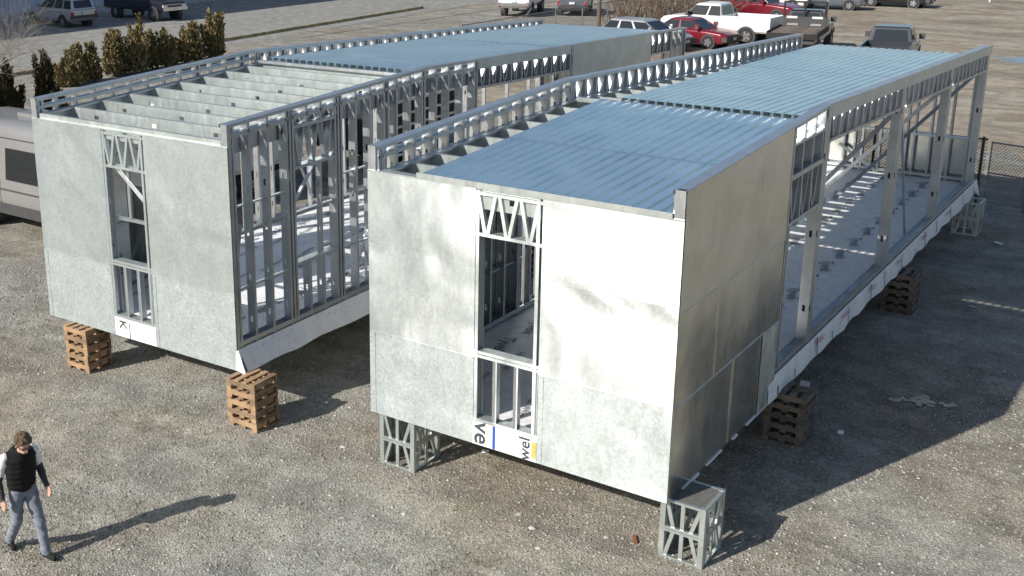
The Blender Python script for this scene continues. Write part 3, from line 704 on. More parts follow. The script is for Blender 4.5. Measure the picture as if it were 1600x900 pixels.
# ================================================================ supports
PW, PD, PH = .56, .52, Z0/5
def pallet(mat):
    t = thing('wooden_pallet', 'wooden pallet', 'pallet')
    for z0, z1, nb in ((0, .020, 2), (PH-.021, PH-.001, 4)):
        w = .09
        for k in range(nb):
            x = -PW/2+(PW-w)*k/(nb-1); slab('deck_board', t, x, x+w, -PD/2, PD/2, z0, z1, mat)
    for k in range(3):
        y = -PD/2+.004+(PD-.05)*k/2; slab('stringer', t, -PW/2+.002, PW/2-.002, y, y+.042, .058, PH-.022, mat)
        for s_ in (-1, 0, 1): slab('block', t, s_*(PW/2-.05)-.045, s_*(PW/2-.05)+.045, y+.003, y+.04, .0205, .0575, mat)
    for s_ in (-1, 1):
        x = s_*(PW/2-.012); slab('end_board', t, x-.01, x+.01, -PD/2+.05, PD/2-.10, .062, PH-.026, mat)
    return t
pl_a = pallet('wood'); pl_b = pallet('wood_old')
first = {id(pl_a): True, id(pl_b): True}
ORD = ('lowest', 'second lowest', 'middle', 'second highest', 'topmost')
def stack(proto, x, y, where, rz, seed):
    rr = random.Random(seed)
    for k in range(5):
        lab = f'{ORD[k]} wooden pallet of the stack {where}'; lx, ly, a = x+rr.uniform(-.012, .012), y+rr.uniform(-.012, .012), rz+rr.uniform(-.02, .02)
        if first[id(proto)]:
            first[id(proto)] = False; o = proto; o.location = (lx, ly, PH*k); o.rotation_euler = (0, 0, a); o['label'] = lab
        else: o = dup(proto, (lx, ly, PH*k), a, lab)
        o.location = (lx, ly, PH*k); o['group'] = 'wooden pallets stacked under the modules'
stack(pl_a, -2.20, -.06, 'under the open stud wall corner', .02, 2)
stack(pl_a, -5.98, -.06, 'under the dull grey wall towards the van', .02, 1)
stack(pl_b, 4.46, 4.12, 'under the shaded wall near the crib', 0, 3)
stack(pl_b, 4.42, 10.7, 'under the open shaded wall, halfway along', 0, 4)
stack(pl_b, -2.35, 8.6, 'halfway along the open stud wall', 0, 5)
stack(pl_b, .28, 9.2, 'under the decked module beside the gap', 0, 6)
def crib(x, y, w, d, label, tray=False):
    t = thing('steel_crib', label, 'support', (x, y, 0), 0, 'welded steel cribs under the decked module')
    hs = ((0, .385), (.388, Z0-.002))
    for (a, b) in hs:
        for px, sx in ((0, 1), (w, -1)):
            for py, sy in ((0, 1), (d, -1)):
                mb = MB(); x0, x1 = sorted((px, px+sx*.065)); y0, y1 = sorted((py, py+sy*.065)); mb.box(x0, x1, y0, y1, a, b); link('corner_post', mb.mesh('corner_post', MAT['galv_new']), t)
        for z in (a+.002, b-.032):
            slab('rail', t, .05, w-.05, .002, .04, z, z+.03, 'galv_new'); slab('rail', t, .05, w-.05, d-.04, d-.002, z, z+.03, 'galv_new')
            slab('rail', t, .002, .04, .05, d-.05, z, z+.03, 'galv_new'); slab('rail', t, w-.04, w-.002, .05, d-.05, z, z+.03, 'galv_new')
        up_ = a > .1
        for face in range(4):
            n = w if face < 2 else d
            segs = [(.08, n*.30), (n*.92-.02, n*.70)] if not up_ else [(n*.30, .08), (n*.70, n*.92-.02)]
            segs.append((n*.5, n*.5))
            for (p, q) in segs:
                s = .024; zb, zt = a+.03, b-.03; mb = MB()
                if face < 2:
                    yy = .008 if face == 0 else d-.03
                    mb.hexa([(p-s, yy, zb), (p+s, yy, zb), (p+s, yy+.022, zb), (p-s, yy+.022, zb), (q-s, yy, zt), (q+s, yy, zt), (q+s, yy+.022, zt), (q-s, yy+.022, zt)])
                else:
                    xx = .008 if face == 2 else w-.03
                    mb.hexa([(xx, p-s, zb), (xx+.022, p-s, zb), (xx+.022, p+s, zb), (xx, p+s, zb), (xx, q-s, zt), (xx+.022, q-s, zt), (xx+.022, q+s, zt), (xx, q+s, zt)])
                link('truss_web', mb.mesh('truss_web', MAT['galv_new']), t)
    slab('side_plate', t, -.003, -.001, .02, d-.02, .01, Z0-.02, 'galv_new')
    if tray: slab('tray', t, .01, w-.01, .01, d-.01, Z0-.03, Z0-.01, 'grit')
    return t
crib(.10, .06, .58, .64, 'steel crib of small trusses under the glaring end wall beside the gap')
crib(4.22, .11, .55, .62, 'steel crib with a gritty tray on top under the shaded long wall corner', True)
crib(4.1, 16.75, .55, .6, 'steel crib in the shade under the far open corner of the decked module')
crib(-7.0, 16.6, .58, .6, 'steel crib under the far end of the bare-joist module'); crib(-3.2, 16.7, .58, .6, 'steel crib under the far sheeted wall of the bare-joist module'); crib(.1, 16.7, .58, .6, 'steel crib under the far end of the decked module beside the gap')
# odds and ends
o = link('wood_block', MB.mesh((lambda b: (b.box(-.09, .09, -.05, .05, 0, .05), b)[1])(MB()), 'wood_block', MAT['wood_old']), loc=(4.62, 4.10, Z0+.0), rot=(0, 0, .3)); tag(o, 'small wooden block on the pallet stack below the torn wrap', 'block')
o = link('wood_block', MB.mesh((lambda b: (b.box(-.06, .06, -.05, .05, 0, .09), b)[1])(MB()), 'wood_block', MAT['concrete']), loc=(4.60, 4.24, Z0+.0), rot=(0, 0, .1)); tag(o, 'pale block on the pallet stack below the torn wrap', 'block')
mb = MB(); rr = random.Random(4)  # flat pale bits that paint a patch of sunlight onto the shaded ground
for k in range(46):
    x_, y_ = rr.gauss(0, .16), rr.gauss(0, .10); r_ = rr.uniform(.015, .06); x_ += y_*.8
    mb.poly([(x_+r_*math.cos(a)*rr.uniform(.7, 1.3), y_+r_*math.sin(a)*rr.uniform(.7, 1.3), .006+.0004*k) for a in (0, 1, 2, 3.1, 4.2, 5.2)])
o = link('painted_sun_patch', mb.mesh('painted_sun_patch', MAT['painted_sun']), loc=(5.69, 6.55, 0)); tag(o, 'small patch of sunlight painted as pale bits on the shaded gravel', 'painted_sun')
o = link('brick', MB.mesh((lambda b: (b.box(-.085, .085, -.02, .02, 0, .03), b)[1])(MB()), 'brick', MAT['wood_red']), loc=(3.86, .25, 0), rot=(0, 0, -1.0)); tag(o, 'small red stick of scrap lying on the gravel', 'scrap')

for k, (x_, y_, w_) in enumerate(((5.15, 16.4, .16), (5.05, 4.7, .08), (1.15, 1.15, .07), (5.5, 11.6, .09), (-.55, 3.2, .10))):
    mb = MB(); rr = random.Random(90+k); c_ = [(w_*math.cos(a)*rr.uniform(.5, 1.2), w_*.6*math.sin(a)*rr.uniform(.5, 1.2), rr.uniform(.004, .04)) for a in (0, 1, 2.1, 3, 4.2, 5.3)]
    for q in range(6): mb.poly([(0, 0, .03), c_[q], c_[(q+1) % 6]])
    o = link('wrap_scrap', mb.mesh('wrap_scrap', MAT['wrap']), loc=(x_, y_, 0)); tag(o, 'small crumpled white scrap of wrap lying on the shaded gravel', 'scrap', 'wrap scraps on the ground')

# ================================================================ person
def sdf_mesh(name, caps, mats, h=.011, k=.02, pad=.05, fold=None):
    """caps: (p0, p1, r0, r1, material index[, squash y]) -> one continuous surface"""
    P = np.array([c[0] for c in caps]+[c[1] for c in caps], float); rm = max(max(c[2], c[3]) for c in caps)
    lo = P.min(0)-rm-pad; hi = P.max(0)+rm+pad; n = np.ceil((hi-lo)/h).astype(int)+1
    ax = [lo[i]+h*np.arange(n[i]) for i in range(3)]
    D = np.full(n, 9.0, np.float32); best = np.full(n, 9.0, np.float32); lab = np.zeros(n, np.int8)
    for c in caps:
        a, b = np.array(c[0], float), np.array(c[1], float); r = max(c[2], c[3])+.09
        l, u = np.minimum(a, b)-r, np.maximum(a, b)+r
        s = tuple(slice(max(0, int((l[i]-lo[i])/h)), min(n[i], int((u[i]-lo[i])/h)+2)) for i in range(3))
        X, Y, Z = np.meshgrid(ax[0][s[0]], ax[1][s[1]], ax[2][s[2]], indexing='ij')
        d = b-a; L2 = max(d@d, 1e-9); t = np.clip(((X-a[0])*d[0]+(Y-a[1])*d[1]+(Z-a[2])*d[2])/L2, 0, 1)
        sx, sy = (c[5] if len(c) > 5 else (1, 1))
        q = np.sqrt(((X-a[0]-t*d[0])*sx)**2+((Y-a[1]-t*d[1])*sy)**2+(Z-a[2]-t*d[2])**2)-(c[2]+(c[3]-c[2])*t)
        if fold: q = q-fold(c[4], X, Y, Z)
        D0 = D[s]; hh = np.clip(.5+.5*(D0-q)/k, 0, 1); D[s] = D0*(1-hh)+q*hh-k*hh*(1-hh)
        m = q < best[s]; best[s] = np.where(m, q, best[s]); lab[s] = np.where(m, c[4], lab[s])
    S = D < 0; cn = [x-1 for x in n]
    cnt = sum(S[i:cn[0]+i, j:cn[1]+j, l:cn[2]+l].astype(np.int8) for i in (0, 1) for j in (0, 1) for l in (0, 1))
    act = (cnt > 0) & (cnt < 8); idx = -np.ones(act.shape, np.int64); cells = np.argwhere(act); idx[act] = np.arange(len(cells))
    acc = np.zeros((len(cells), 3)); w = np.zeros(len(cells)); offs = [(i, j, l) for i in (0, 1) for j in (0, 1) for l in (0, 1)]
    for a in offs:
        for b in offs:
            if sum(abs(p-q) for p, q in zip(a, b)) != 1 or a > b: continue
            da = D[tuple((cells+a).T)]; db = D[tuple((cells+b).T)]; m = (da < 0) != (db < 0)
            t = np.where(m, da/np.where(m, da-db, 1), 0); acc += np.where(m[:, None], np.array(a)+t[:, None]*(np.array(b)-np.array(a)), 0); w += m
    V = lo+h*(cells+acc/w[:, None]); F = []
    for axis in range(3):
        e = [0, 0, 0]; e[axis] = 1; o1, o2 = [(axis+1) % 3, (axis+2) % 3]
        A = S[:-1, :-1, :-1]; B = S[e[0]:S.shape[0]-1+e[0], e[1]:S.shape[1]-1+e[1], e[2]:S.shape[2]-1+e[2]]
        for p in np.argwhere(A != B):
            if p[o1] == 0 or p[o2] == 0: continue
            q = []
            for da, db in ((0, 0), (1, 0), (1, 1), (0, 1)):
                c = p.copy(); c[o1] -= da; c[o2] -= db; q.append(idx[tuple(c)])
            if min(q) < 0: continue
            F.append(q if A[tuple(p)] else q[::-1])
    me = bpy.data.meshes.new(name); me.from_pydata(V.tolist(), [], F)
    for m in mats: me.materials.append(MAT[m])
    cl = lab[tuple(cells.T)]; me.polygons.foreach_set('material_index', [int(np.bincount([cl[i] for i in f]).argmax()) for f in F])
    me.polygons.foreach_set('use_smooth', [True]*len(F)); me.update(); return me
def build_person():
    t = thing('person', 'walking person in a black vest, white sleeves and grey jeans, looking down at the gravel', 'person', (-1.96, -4.30, 0), R_(-8)); t.scale = (.94, .94, .94)
    SK, SH, SL, JE, BO, SO = 0, 1, 2, 3, 4, 5
    c = []
    # trunk under the vest
    c += [((0, 0, .94), (.01, 0, 1.12), .125, .125, JE, (1.25, .85)), ((.01, 0, 1.10), (.02, 0, 1.36), .135, .15, SL, (1.25, .88)), ((.0, -.13, 1.40), (.0, .13, 1.40), .075, .075, SH)]
    c += [((.02, 0, 1.42), (.105, 0, 1.53), .055, .052, SK)]
    # head, looking down and ahead
    hd = Vector((.14, .0, 1.605))
    HR = Matrix.Rotation(R_(28), 3, 'Y'); H = lambda x, y, z: hd+HR @ Vector((x, y, z))
    c += [(H(-.02, 0, .03), H(.015, 0, .02), .088, .088, SK, (1, 1.12)), (H(.03, 0, -.03), H(.055, 0, -.075), .062, .045, SK, (1, 1.05)),
          (H(.095, 0, .0), H(.118, 0, -.035), .011, .015, SK), (H(.088, -.018, -.072), H(.088, .018, -.072), .009, .009, SK)]
    for s in (-1, 1): c.append((H(-.01, s*.083, -.005), H(-.005, s*.086, -.035), .016, .012, SK))
    # legs: left one ahead, right one pushing off
    for (hip, kn, an, toe) in (((0, .085, .92), (.17, .10, .50), (.27, .10, .10), (.42, .12, .045)), ((0, -.085, .92), (-.03, -.105, .49), (-.29, -.10, .135), (-.18, -.12, .045))):
        c += [(hip, kn, .098, .072, JE), (kn, an, .070, .060, JE), ((an[0]-.03, an[1], an[2]-.045), toe, .046, .036, BO, (1, 1.0)), ((an[0], an[1], an[2]-.01), (an[0]-.01, an[1], an[2]-.04), .05, .05, BO)]
    # arms
    arms = [((-.01, -.195, 1.41), (-.07, -.275, 1.13), (.01, -.285, .885)), ((0, .195, 1.41), (-.04, .275, 1.14), (.14, .26, .93))]
    for k, (s, e, w) in enumerate(arms):
        s, e, w = Vector(s), Vector(e), Vector(w); m = s.lerp(e, .72)
        c += [(s, m, .066, .058, SH), (m, e, .054, .050, SL), (e, w, .049, .036, SL)]
        d = (w-e).normalized(); hp = w+d*.06; side = Vector((0, 1, 0)); fwd = Vector((1, 0, 0)); fwd = (fwd-d*fwd.dot(d)).normalized()
        c += [(w, hp, .027, .033, SK, (1, 1.25))]
        for q in range(4):
            b = hp+d*.025+fwd*(.033-.022*q); L_ = (.036, .042, .039, .03)[q]; kn = b+d*L_; tip = kn+(d*.8+Vector((0, .5 if k == 0 else -.5, 0))).normalized()*L_*.8
            c += [(b-d*.02, kn, .0105, .010, SK), (kn, tip, .010, .009, SK)]
        th = w+d*.03+fwd*.025; t1 = th+(d*.7+fwd*.7).normalized()*.045; c += [(th, t1, .014, .012, SK), (t1, t1+d*.03, .012, .010, SK)]
    link('body', sdf_mesh('body', c, ['skin', 'shirt', 'sleeve', 'jeans', 'shoe', 'sole'], .010, .022, fold=lambda l, X, Y, Z: (0, .006, .005, .0075, .002, 0)[l]*np.sin(46*Z+14*X+9*Y+2*np.sin(13*X+7*Z))*np.sin(21*X+27*Y+13*Z)), t)
    v = [((.0, 0, 1.03), (.015, 0, 1.20), .152, .155, 0, (1.2, .84)), ((.015, 0, 1.2), (.02, 0, 1.35), .158, .165, 0, (1.2, .84)), ((-.005, -.14, 1.405), (-.005, .14, 1.405), .072, .072, 0), ((.0, -.03, 1.47), (.0, .03, 1.47), .07, .07, 0, (1.0, .9))]
    link('vest', sdf_mesh('vest', v, ['vest'], .011, .03, fold=lambda l, X, Y, Z: .007*np.abs(np.sin(Z*42))+.003*np.sin(30*Y+20*X)), t)
    hs = [(H(-.045, 0, .045), H(.0, 0, .058), .088, .084, 0, (1, 1.0)), (H(-.06, 0, -.01), H(-.05, 0, -.05), .060, .05, 0), (H(.05, -.05, .075), H(.05, .05, .075), .030, .030, 0)]
    for s_ in (-1, 1): hs.append((H(-.02, s_*.080, .04), H(-.015, s_*.086, -.012), .026, .016, 0)); hs.append((H(.04, s_*.066, .06), H(.03, s_*.08, .03), .022, .016, 0))
    for k in range(34):
        a = random.uniform(-3.1, 3.1); e = random.uniform(.25, 1.4); p = H(-.02+.09*math.cos(a)*math.cos(e), .088*math.sin(a)*math.cos(e), .045+.09*math.sin(e)); q = p+Vector((.022*math.cos(a+.6), .022*math.sin(a+.6), random.uniform(-.012, .012))); hs.append((p, q, .020, .009, 0))
    link('hair', sdf_mesh('hair', hs, ['hair'], .008, .012, fold=lambda l, X, Y, Z: .009*np.sin(95*X+30*Z)*np.sin(80*Y+40*Z)), t)
    g = MB(); g.box(.098, .112, -.066, .066, -.012, .016); g.box(.0, .1, -.094, -.088, .0, .012); g.box(.0, .1, .088, .094, .0, .012)
    link('sunglasses', g.mesh('sunglasses', MAT['trim']), t, mat4=Matrix.Translation(H(-.004, 0, .012)) @ HR.to_4x4())
    return t
build_person()

# ================================================================ vehicles
def wheel_mesh(r, w):
    key = ('wheel', r, w)
    if key in _mc: return _mc[key]
    mb = MB(); k = 24; prof = [(r*.62, -w/2), (r*.93, -w/2), (r, -w*.36), (r, w*.36), (r*.93, w/2), (r*.62, w/2)]
    loops = [[(a*math.cos(2*math.pi*i/k), b, a*math.sin(2*math.pi*i/k)) for (a, b) in prof] for i in range(k+1)]
    for i in range(k):
        for j in range(len(prof)-1): mb.quad(loops[i][j], loops[i][j+1], loops[i+1][j+1], loops[i+1][j])
    tyre = mb.mesh('tyre', MAT['black'], True); rb = MB()
    for s in (-1, 1):
        y = s*w*.40; ring = [(r*.64*math.cos(2*math.pi*i/k), y, r*.64*math.sin(2*math.pi*i/k)) for i in range(k)]; rb.poly(ring if s < 0 else ring[::-1], 1)
        for q in range(5):
            a = 2*math.pi*q/5; ca, sa = math.cos(a), math.sin(a); yy = s*(w*.40+.012)
            pts = [(r*.10, -r*.12), (r*.60, -r*.09), (r*.60, r*.09), (r*.10, r*.12)]; P = [(u*ca-v*sa, yy, u*sa+v*ca) for u, v in pts]; rb.poly(P if s < 0 else P[::-1], 0)
        for i in range(k):
            a, b = 2*math.pi*i/k, 2*math.pi*(i+1)/k; yy = s*(w*.43)
            rb.quad((r*.58*math.cos(a), yy, r*.58*math.sin(a)), (r*.66*math.cos(a), yy, r*.66*math.sin(a)), (r*.66*math.cos(b), yy, r*.66*math.sin(b)), (r*.58*math.cos(b), yy, r*.58*math.sin(b)))
    rim_ = rb.mesh('rim', [MAT['alloy'], MAT['trim']]); _mc[key] = (tyre, rim_); return _mc[key]
def section(x, zb, zs, zt_, hw, ht, sh=.04):
    h = [(hw*.90, zb), (hw*.985, zb+(zs-zb)*.22), (hw, zb+(zs-zb)*.55), (hw*.985, zs-sh), (hw*.95, zs), (ht, zt_)]
    return [(x, -y, z) for y, z in h]+[(x, y, z) for y, z in h[::-1]]
def facequad(mb, A, B, D_, C_, u0, u1, v0, v1, off, mi=0):
    A, B, C_, D_ = map(Vector, (A, B, C_, D_))
    f = lambda u, v: (A.lerp(B, u)).lerp(D_.lerp(C_, u), v)
    P = [f(u0, v0), f(u1, v0), f(u1, v1), f(u0, v1)]; n = (P[1]-P[0]).cross(P[3]-P[0]).normalized()
    mb.hexa([p-n*.01 for p in P]+[p+n*off for p in P], mi)
def soften(o, w=.045):
    m = o.modifiers.new('bevel', 'BEVEL'); m.width = w; m.segments = 3; m.limit_method = 'ANGLE'; m.angle_limit = R_(18); m.harden_normals = True; return o
def vehicle(name, label, cat, loc, rz, paint_, length, width, stations, gh, wheels, r, splits, bed=None, group=None, wagon=False, grille=True, two=None, mirror=True, bumper='trim'):
    """front towards +X.  stations: (x, bottom, shoulder, top, half width, half width at top); gh: (x0,x1 at belt, x0,x1 at roof, z belt, z roof, hw belt, hw roof)"""
    t = thing(name, label, cat, loc, rz, group); mb = MB(); mb.loft([section(*s) for s in stations], 0)
    bd = soften(link('body', mb.mesh('body', MAT[paint_], True), t))
    bx0, bx1, rx0, rx1, zb, zt_, hb, hr = gh
    mb = MB(); mid = .5
    lo = [(bx0, -hb, zb), (bx1, -hb, zb), (bx1, hb, zb), (bx0, hb, zb)]; hi = [(rx0, -hr, zt_-.05), (rx1, -hr, zt_-.05), (rx1, hr, zt_-.05), (rx0, hr, zt_-.05)]
    tp = [(rx0+.10, -hr+.09, zt_), (rx1-.14, -hr+.09, zt_), (rx1-.14, hr-.09, zt_), (rx0+.10, hr-.09, zt_)]
    mb.loft([lo, hi, tp]); soften(link('cabin', mb.mesh('cabin', MAT[two or paint_], True), t), .05)
    for k in range(len(splits)-1):
        for s in (0, 1):
            a, b = splits[k]+.022, splits[k+1]-.022; g = MB()
            if s == 0: facequad(g, lo[0], lo[1], hi[0], hi[1], a, b, .10, .90, .006)
            else: facequad(g, lo[2], lo[3], hi[2], hi[3], 1-b, 1-a, .10, .90, .006)
            link('side_window', g.mesh('side_window', MAT['glass']), t)
    g = MB(); facequad(g, lo[1], lo[2], hi[1], hi[2], .06, .94, .08, .93, .006); link('windscreen', g.mesh('windscreen', MAT['glass']), t)
    g = MB(); facequad(g, lo[3], lo[0], hi[3], hi[0], .10, .90, .15, .88, .006); link('rear_window', g.mesh('rear_window', MAT['glass']), t)
    hw = width/2; ty, rm = wheel_mesh(r, .24)
    for x in wheels:
        for s in (-1, 1):
            g = MB(); g.tube((x, s*(hw-.30), r), (x, s*(hw+.008), r), r*1.20, k=20); a_ = link('wheel_arch', g.mesh('wheel_arch', MAT['trim']), t)
            w = link('wheel', ty, t, loc=(x, s*(hw-.095), r)); link('rim', rm, w)
    xf, xr = stations[-1][0], stations[0][0]; zs = stations[-1][2]; zsr = stations[0][2]
    for s in (-1, 1):
        slab('headlight', t, xf-.10, xf+.012, min(s*(hw-.40), s*(hw-.08)), max(s*(hw-.40), s*(hw-.08)), zs-.22, zs-.05, 'lamp_clear')
        slab('tail_light', t, xr-.012, xr+.10, min(s*(hw-.20), s*(hw-.03)), max(s*(hw-.20), s*(hw-.03)), zsr-.36, zsr-.06, 'lamp_red')
        if mirror: slab('mirror', t, bx1-.35, bx1-.20, min(s*(hw-.02), s*(hw+.22)), max(s*(hw-.02), s*(hw+.22)), zb+.04, zb+.26, 'trim' if mirror != 'body' else paint_)
    if grille: slab('grille', t, xf-.05, xf+.015, -hw+.42, hw-.42, zs-.36, zs-.08, 'trim'); slab('grille_surround', t, xf-.05, xf+.008, -hw+.38, hw-.38, zs-.40, zs-.04, bumper)
    slab('front_bumper', t, xf-.2, xf+.08, -hw+.02, hw-.02, stations[-1][1]+.02, stations[-1][1]+.24, bumper)
    slab('rear_bumper', t, xr-.09, xr+.2, -hw+.02, hw-.02, stations[0][1]+.04, stations[0][1]+.24, bumper)
    slab('number_plate', t, xr-.10, xr-.085 if False else xr-.092, -.17, .17, stations[0][1]+.28, stations[0][1]+.42, 'plate'); slab('number_plate', t, xf+.081, xf+.09, -.17, .17, stations[-1][1]+.08, stations[-1][1]+.2, 'plate')
    for k in range(1, len(splits)-1):
        x = bx0+(bx1-bx0)*splits[k]
        for s in (-1, 1): slab('door_handle', t, x+.06, x+.2, min(s*(hw-.02), s*(hw+.015)), max(s*(hw-.02), s*(hw+.015)), zb-.16, zb-.12, 'trim')
    if bed:
        x0, x1, zf_, zr_ = bed
        for s in (-1, 1): slab('bed_side', t, x0, x1, min(s*(hw-.11), s*(hw-.008)), max(s*(hw-.11), s*(hw-.008)), zf_-.25, zr_, paint_)
        slab('tailgate', t, x0-.008, x0+.07, -hw+.11, hw-.11, zf_-.1, zr_-.01, paint_); slab('bed_front', t, x1-.05, x1, -hw+.11, hw-.11, zf_-.1, zr_, paint_)
        slab('bed_liner', t, x0+.07, x1-.05, -hw+.11, hw-.11, zf_-.02, zf_+.012, 'trim')
    return t
def car_st(L, w, zb, hood, belt, trunk):
    h = L/2; a = w/2
    return [(-h, zb+.12, trunk-.12, trunk-.05, a*.88, a*.70), (-h+.25, zb, trunk-.05, trunk, a*.97, a*.82), (-h+1.2, zb, belt-.05, belt, a, a*.88), (h-1.75, zb, belt-.05, belt, a, a*.88), (h-1.0, zb, hood-.06, hood, a*.99, a*.82), (h-.3, zb, hood-.14, hood-.08, a*.95, a*.78), (h, zb+.12, hood-.25, hood-.2, a*.82, a*.62)]
def suv(label, paint_, loc, rz, name='parked_suv', sc=1): 
    L, w = 4.8*sc, 1.92; h = L/2; a = w/2; zb = .38
    st = [(-h, zb+.15, 1.05, 1.09, a*.95, a*.86), (-h+.2, zb, 1.08, 1.12, a, a*.9), (h-1.7, zb, 1.08, 1.12, a, a*.9), (h-1.0, zb, 1.02, 1.07, a, a*.86), (h-.25, zb, .94, 1.0, a*.97, a*.82), (h, zb+.1, .86, .9, a*.88, a*.7)]
    t = vehicle(name, label, 'car', loc, rz, paint_, L, w, st, (-h+.05, h-1.55, -h+.25, h-2.35, 1.10, 1.78, a*.9, a*.76), (-h+1.0, h-.95), .38, (0, .28, .58, 1), wagon=True, mirror='body')
    for s in (-1, 1): slab('roof_rail', t, -h+.5, h-2.6, s*.6-.02, s*.6+.02, 1.785, 1.83, 'trim')
    return t
def pickup(label, paint_, loc, rz, L=5.9, cab=1.9, lift=.0, bumper='chrome', two=None, group=None, mirror=True):
    w = 2.02; h = L/2; a = w/2; zb = .50+lift; hz = 1.22+lift; cf = h-1.45; cr = cf-cab
    st = [(-h, zb+.1, .92+lift, .93+lift, a*.97, a*.90), (-h+.1, zb, .92+lift, .93+lift, a, a*.95), (cr-.02, zb, .92+lift, .93+lift, a, a*.95), (cr, zb, 1.20+lift, 1.24+lift, a, a*.92), (cf, zb, 1.20+lift, 1.24+lift, a, a*.92), (h-.7, zb, 1.14+lift, 1.2+lift, a*.99, a*.86), (h-.15, zb, 1.08+lift, 1.12+lift, a*.96, a*.8), (h, zb+.05, 1.0+lift, 1.04+lift, a*.9, a*.72)]
    return vehicle('parked_pickup', label, 'pickup truck', loc, rz, paint_, L, w, st, (cr+.02, cf+.12, cr+.16, cf-.52, 1.22+lift, 1.90+lift, a*.9, a*.76), (-h+1.25, h-.98), .40+lift*.3, (0, .40, 1) if cab < 2.3 else (0, .45, 1), bed=(-h, cr-.03, .93+lift, 1.32+lift), bumper=bumper, two=two, group=group, mirror=mirror)
suv('silver SUV with dark rear window parked nose to the pale building', 'p_silver', (-51.6, 35.2, 0), R_(176), sc=1.08)
pickup('dark navy pickup with chrome bumper parked in the building shade', 'p_navy', (-50.1, 40.9, 0), R_(-4), 6.2, 2.6, .12, 'chrome')
pickup('white pickup with grey tailgate parked among the red cars', 'p_white', (-13.9, 49.2, 0), R_(178), 6.1, 2.0, .10, 'trim')
def low_car(name, label, paint_, loc, rz, wag):
    L, w = 4.65, 1.82; h = L/2
    gh = (-h+.1, h-1.2, -h+.55, h-2.05, .92, 1.46, .84, .66) if wag else (-h+.75, h-1.25, -h+1.4, h-2.05, .92, 1.43, .82, .64)
    return vehicle(name, label, 'car', loc, rz, paint_, L, w, car_st(L, w, .24, .90, .93, .98 if wag else .95), gh, (-h+.95, h-.95), .33, (0, .30, .62, 1) if wag else (0, .48, 1), mirror='body')
low_car('parked_wagon', 'silver grey station wagon parked beside the red sedan', 'p_silver', (-15.9, 44.2, 0), R_(-8), True)
low_car('parked_sedan', 'dark red sedan parked between the silver wagon and the white pickup', 'p_red', (-14.4, 46.5, 0), R_(-6), False)
suv('dark red SUV parked behind the white pickup', 'p_red', (-15.6, 60.3, 0), R_(-6))
pickup('dark grey pickup seen from behind with wide tow mirrors, on the dirt yard', 'p_grey', (-3.5, 41.9, 0), R_(98), 5.9, 2.0, .12, 'trim', mirror=True)
pickup('white pickup parked on the road beyond the leaning wire fence', 'p_white', (-30.3, 56.4, 0), R_(108), 5.6, 1.9, .1, 'chrome')
suv('steel grey car parked on the road beside the white pickup', 'p_steel', (-27.4, 58.4, 0), R_(112))
low_car('parked_sedan', 'blue grey sedan parked far behind the flatbed truck', 'p_steel', (-14.3, 70, 0), R_(10), False)
low_car('parked_wagon', 'black wagon parked far back beside the dirt yard', 'p_black', (-11.0, 74, 0), R_(0), True)
low_car('parked_sedan', 'white sedan parked far back behind the red SUV', 'p_white', (-17.5, 68.5, 0), R_(5), False)
# flatbed truck, back of its cab and headache rack towards the camera
def flatbed():
    t = pickup('black flatbed truck with a wooden bed and a windowed headache rack', 'p_black', (-8.7, 46.6, 0), R_(98), 6.4, 1.7, .15, 'trim')
    t.name = 'flatbed_truck'
    for o in list(t.children):
        if o.name.split('.')[0] in ('bed_side', 'tailgate', 'bed_front', 'bed_liner', 'tail_light'): bpy.data.objects.remove(o)
    for k in range(8): slab('bed_plank', t, -3.3, .0, -1.1+.275*k, -.835+.275*k, 1.22, 1.26, 'wood_old')
    for s in (-1, 1): slab('bed_rail', t, -3.35, .0, s*1.13-.03, s*1.13+.03, 1.10, 1.34, 'black'); slab('stack_pipe', t, .05, .15, s*.98-.05, s*.98+.05, 1.2, 2.7, 'chrome') if s < 0 else None
    slab('rack_panel', t, -.06, .0, -1.0, 1.0, 1.24, 1.75, 'trim')
    for y in (-1.0, -.03, .94): slab('rack_post', t, -.07, .01, y, y+.09, 1.75, 2.42, 'black')
    slab('rack_top', t, -.07, .02, -1.0, 1.03, 2.42, 2.50, 'black')
    for y in (-.85, .35): slab('rack_light', t, -.085, -.065, y, y+.5, 1.66, 1.77, 'lamp_clear')
    for y in (-.8, .3): slab('rack_step', t, -.09, -.06, y, y+.5, 1.32, 1.42, 'alloy')
    slab('rear_beam', t, -3.42, -3.36, -1.15, 1.15, 1.02, 1.28, 'black')
    return t
flatbed()
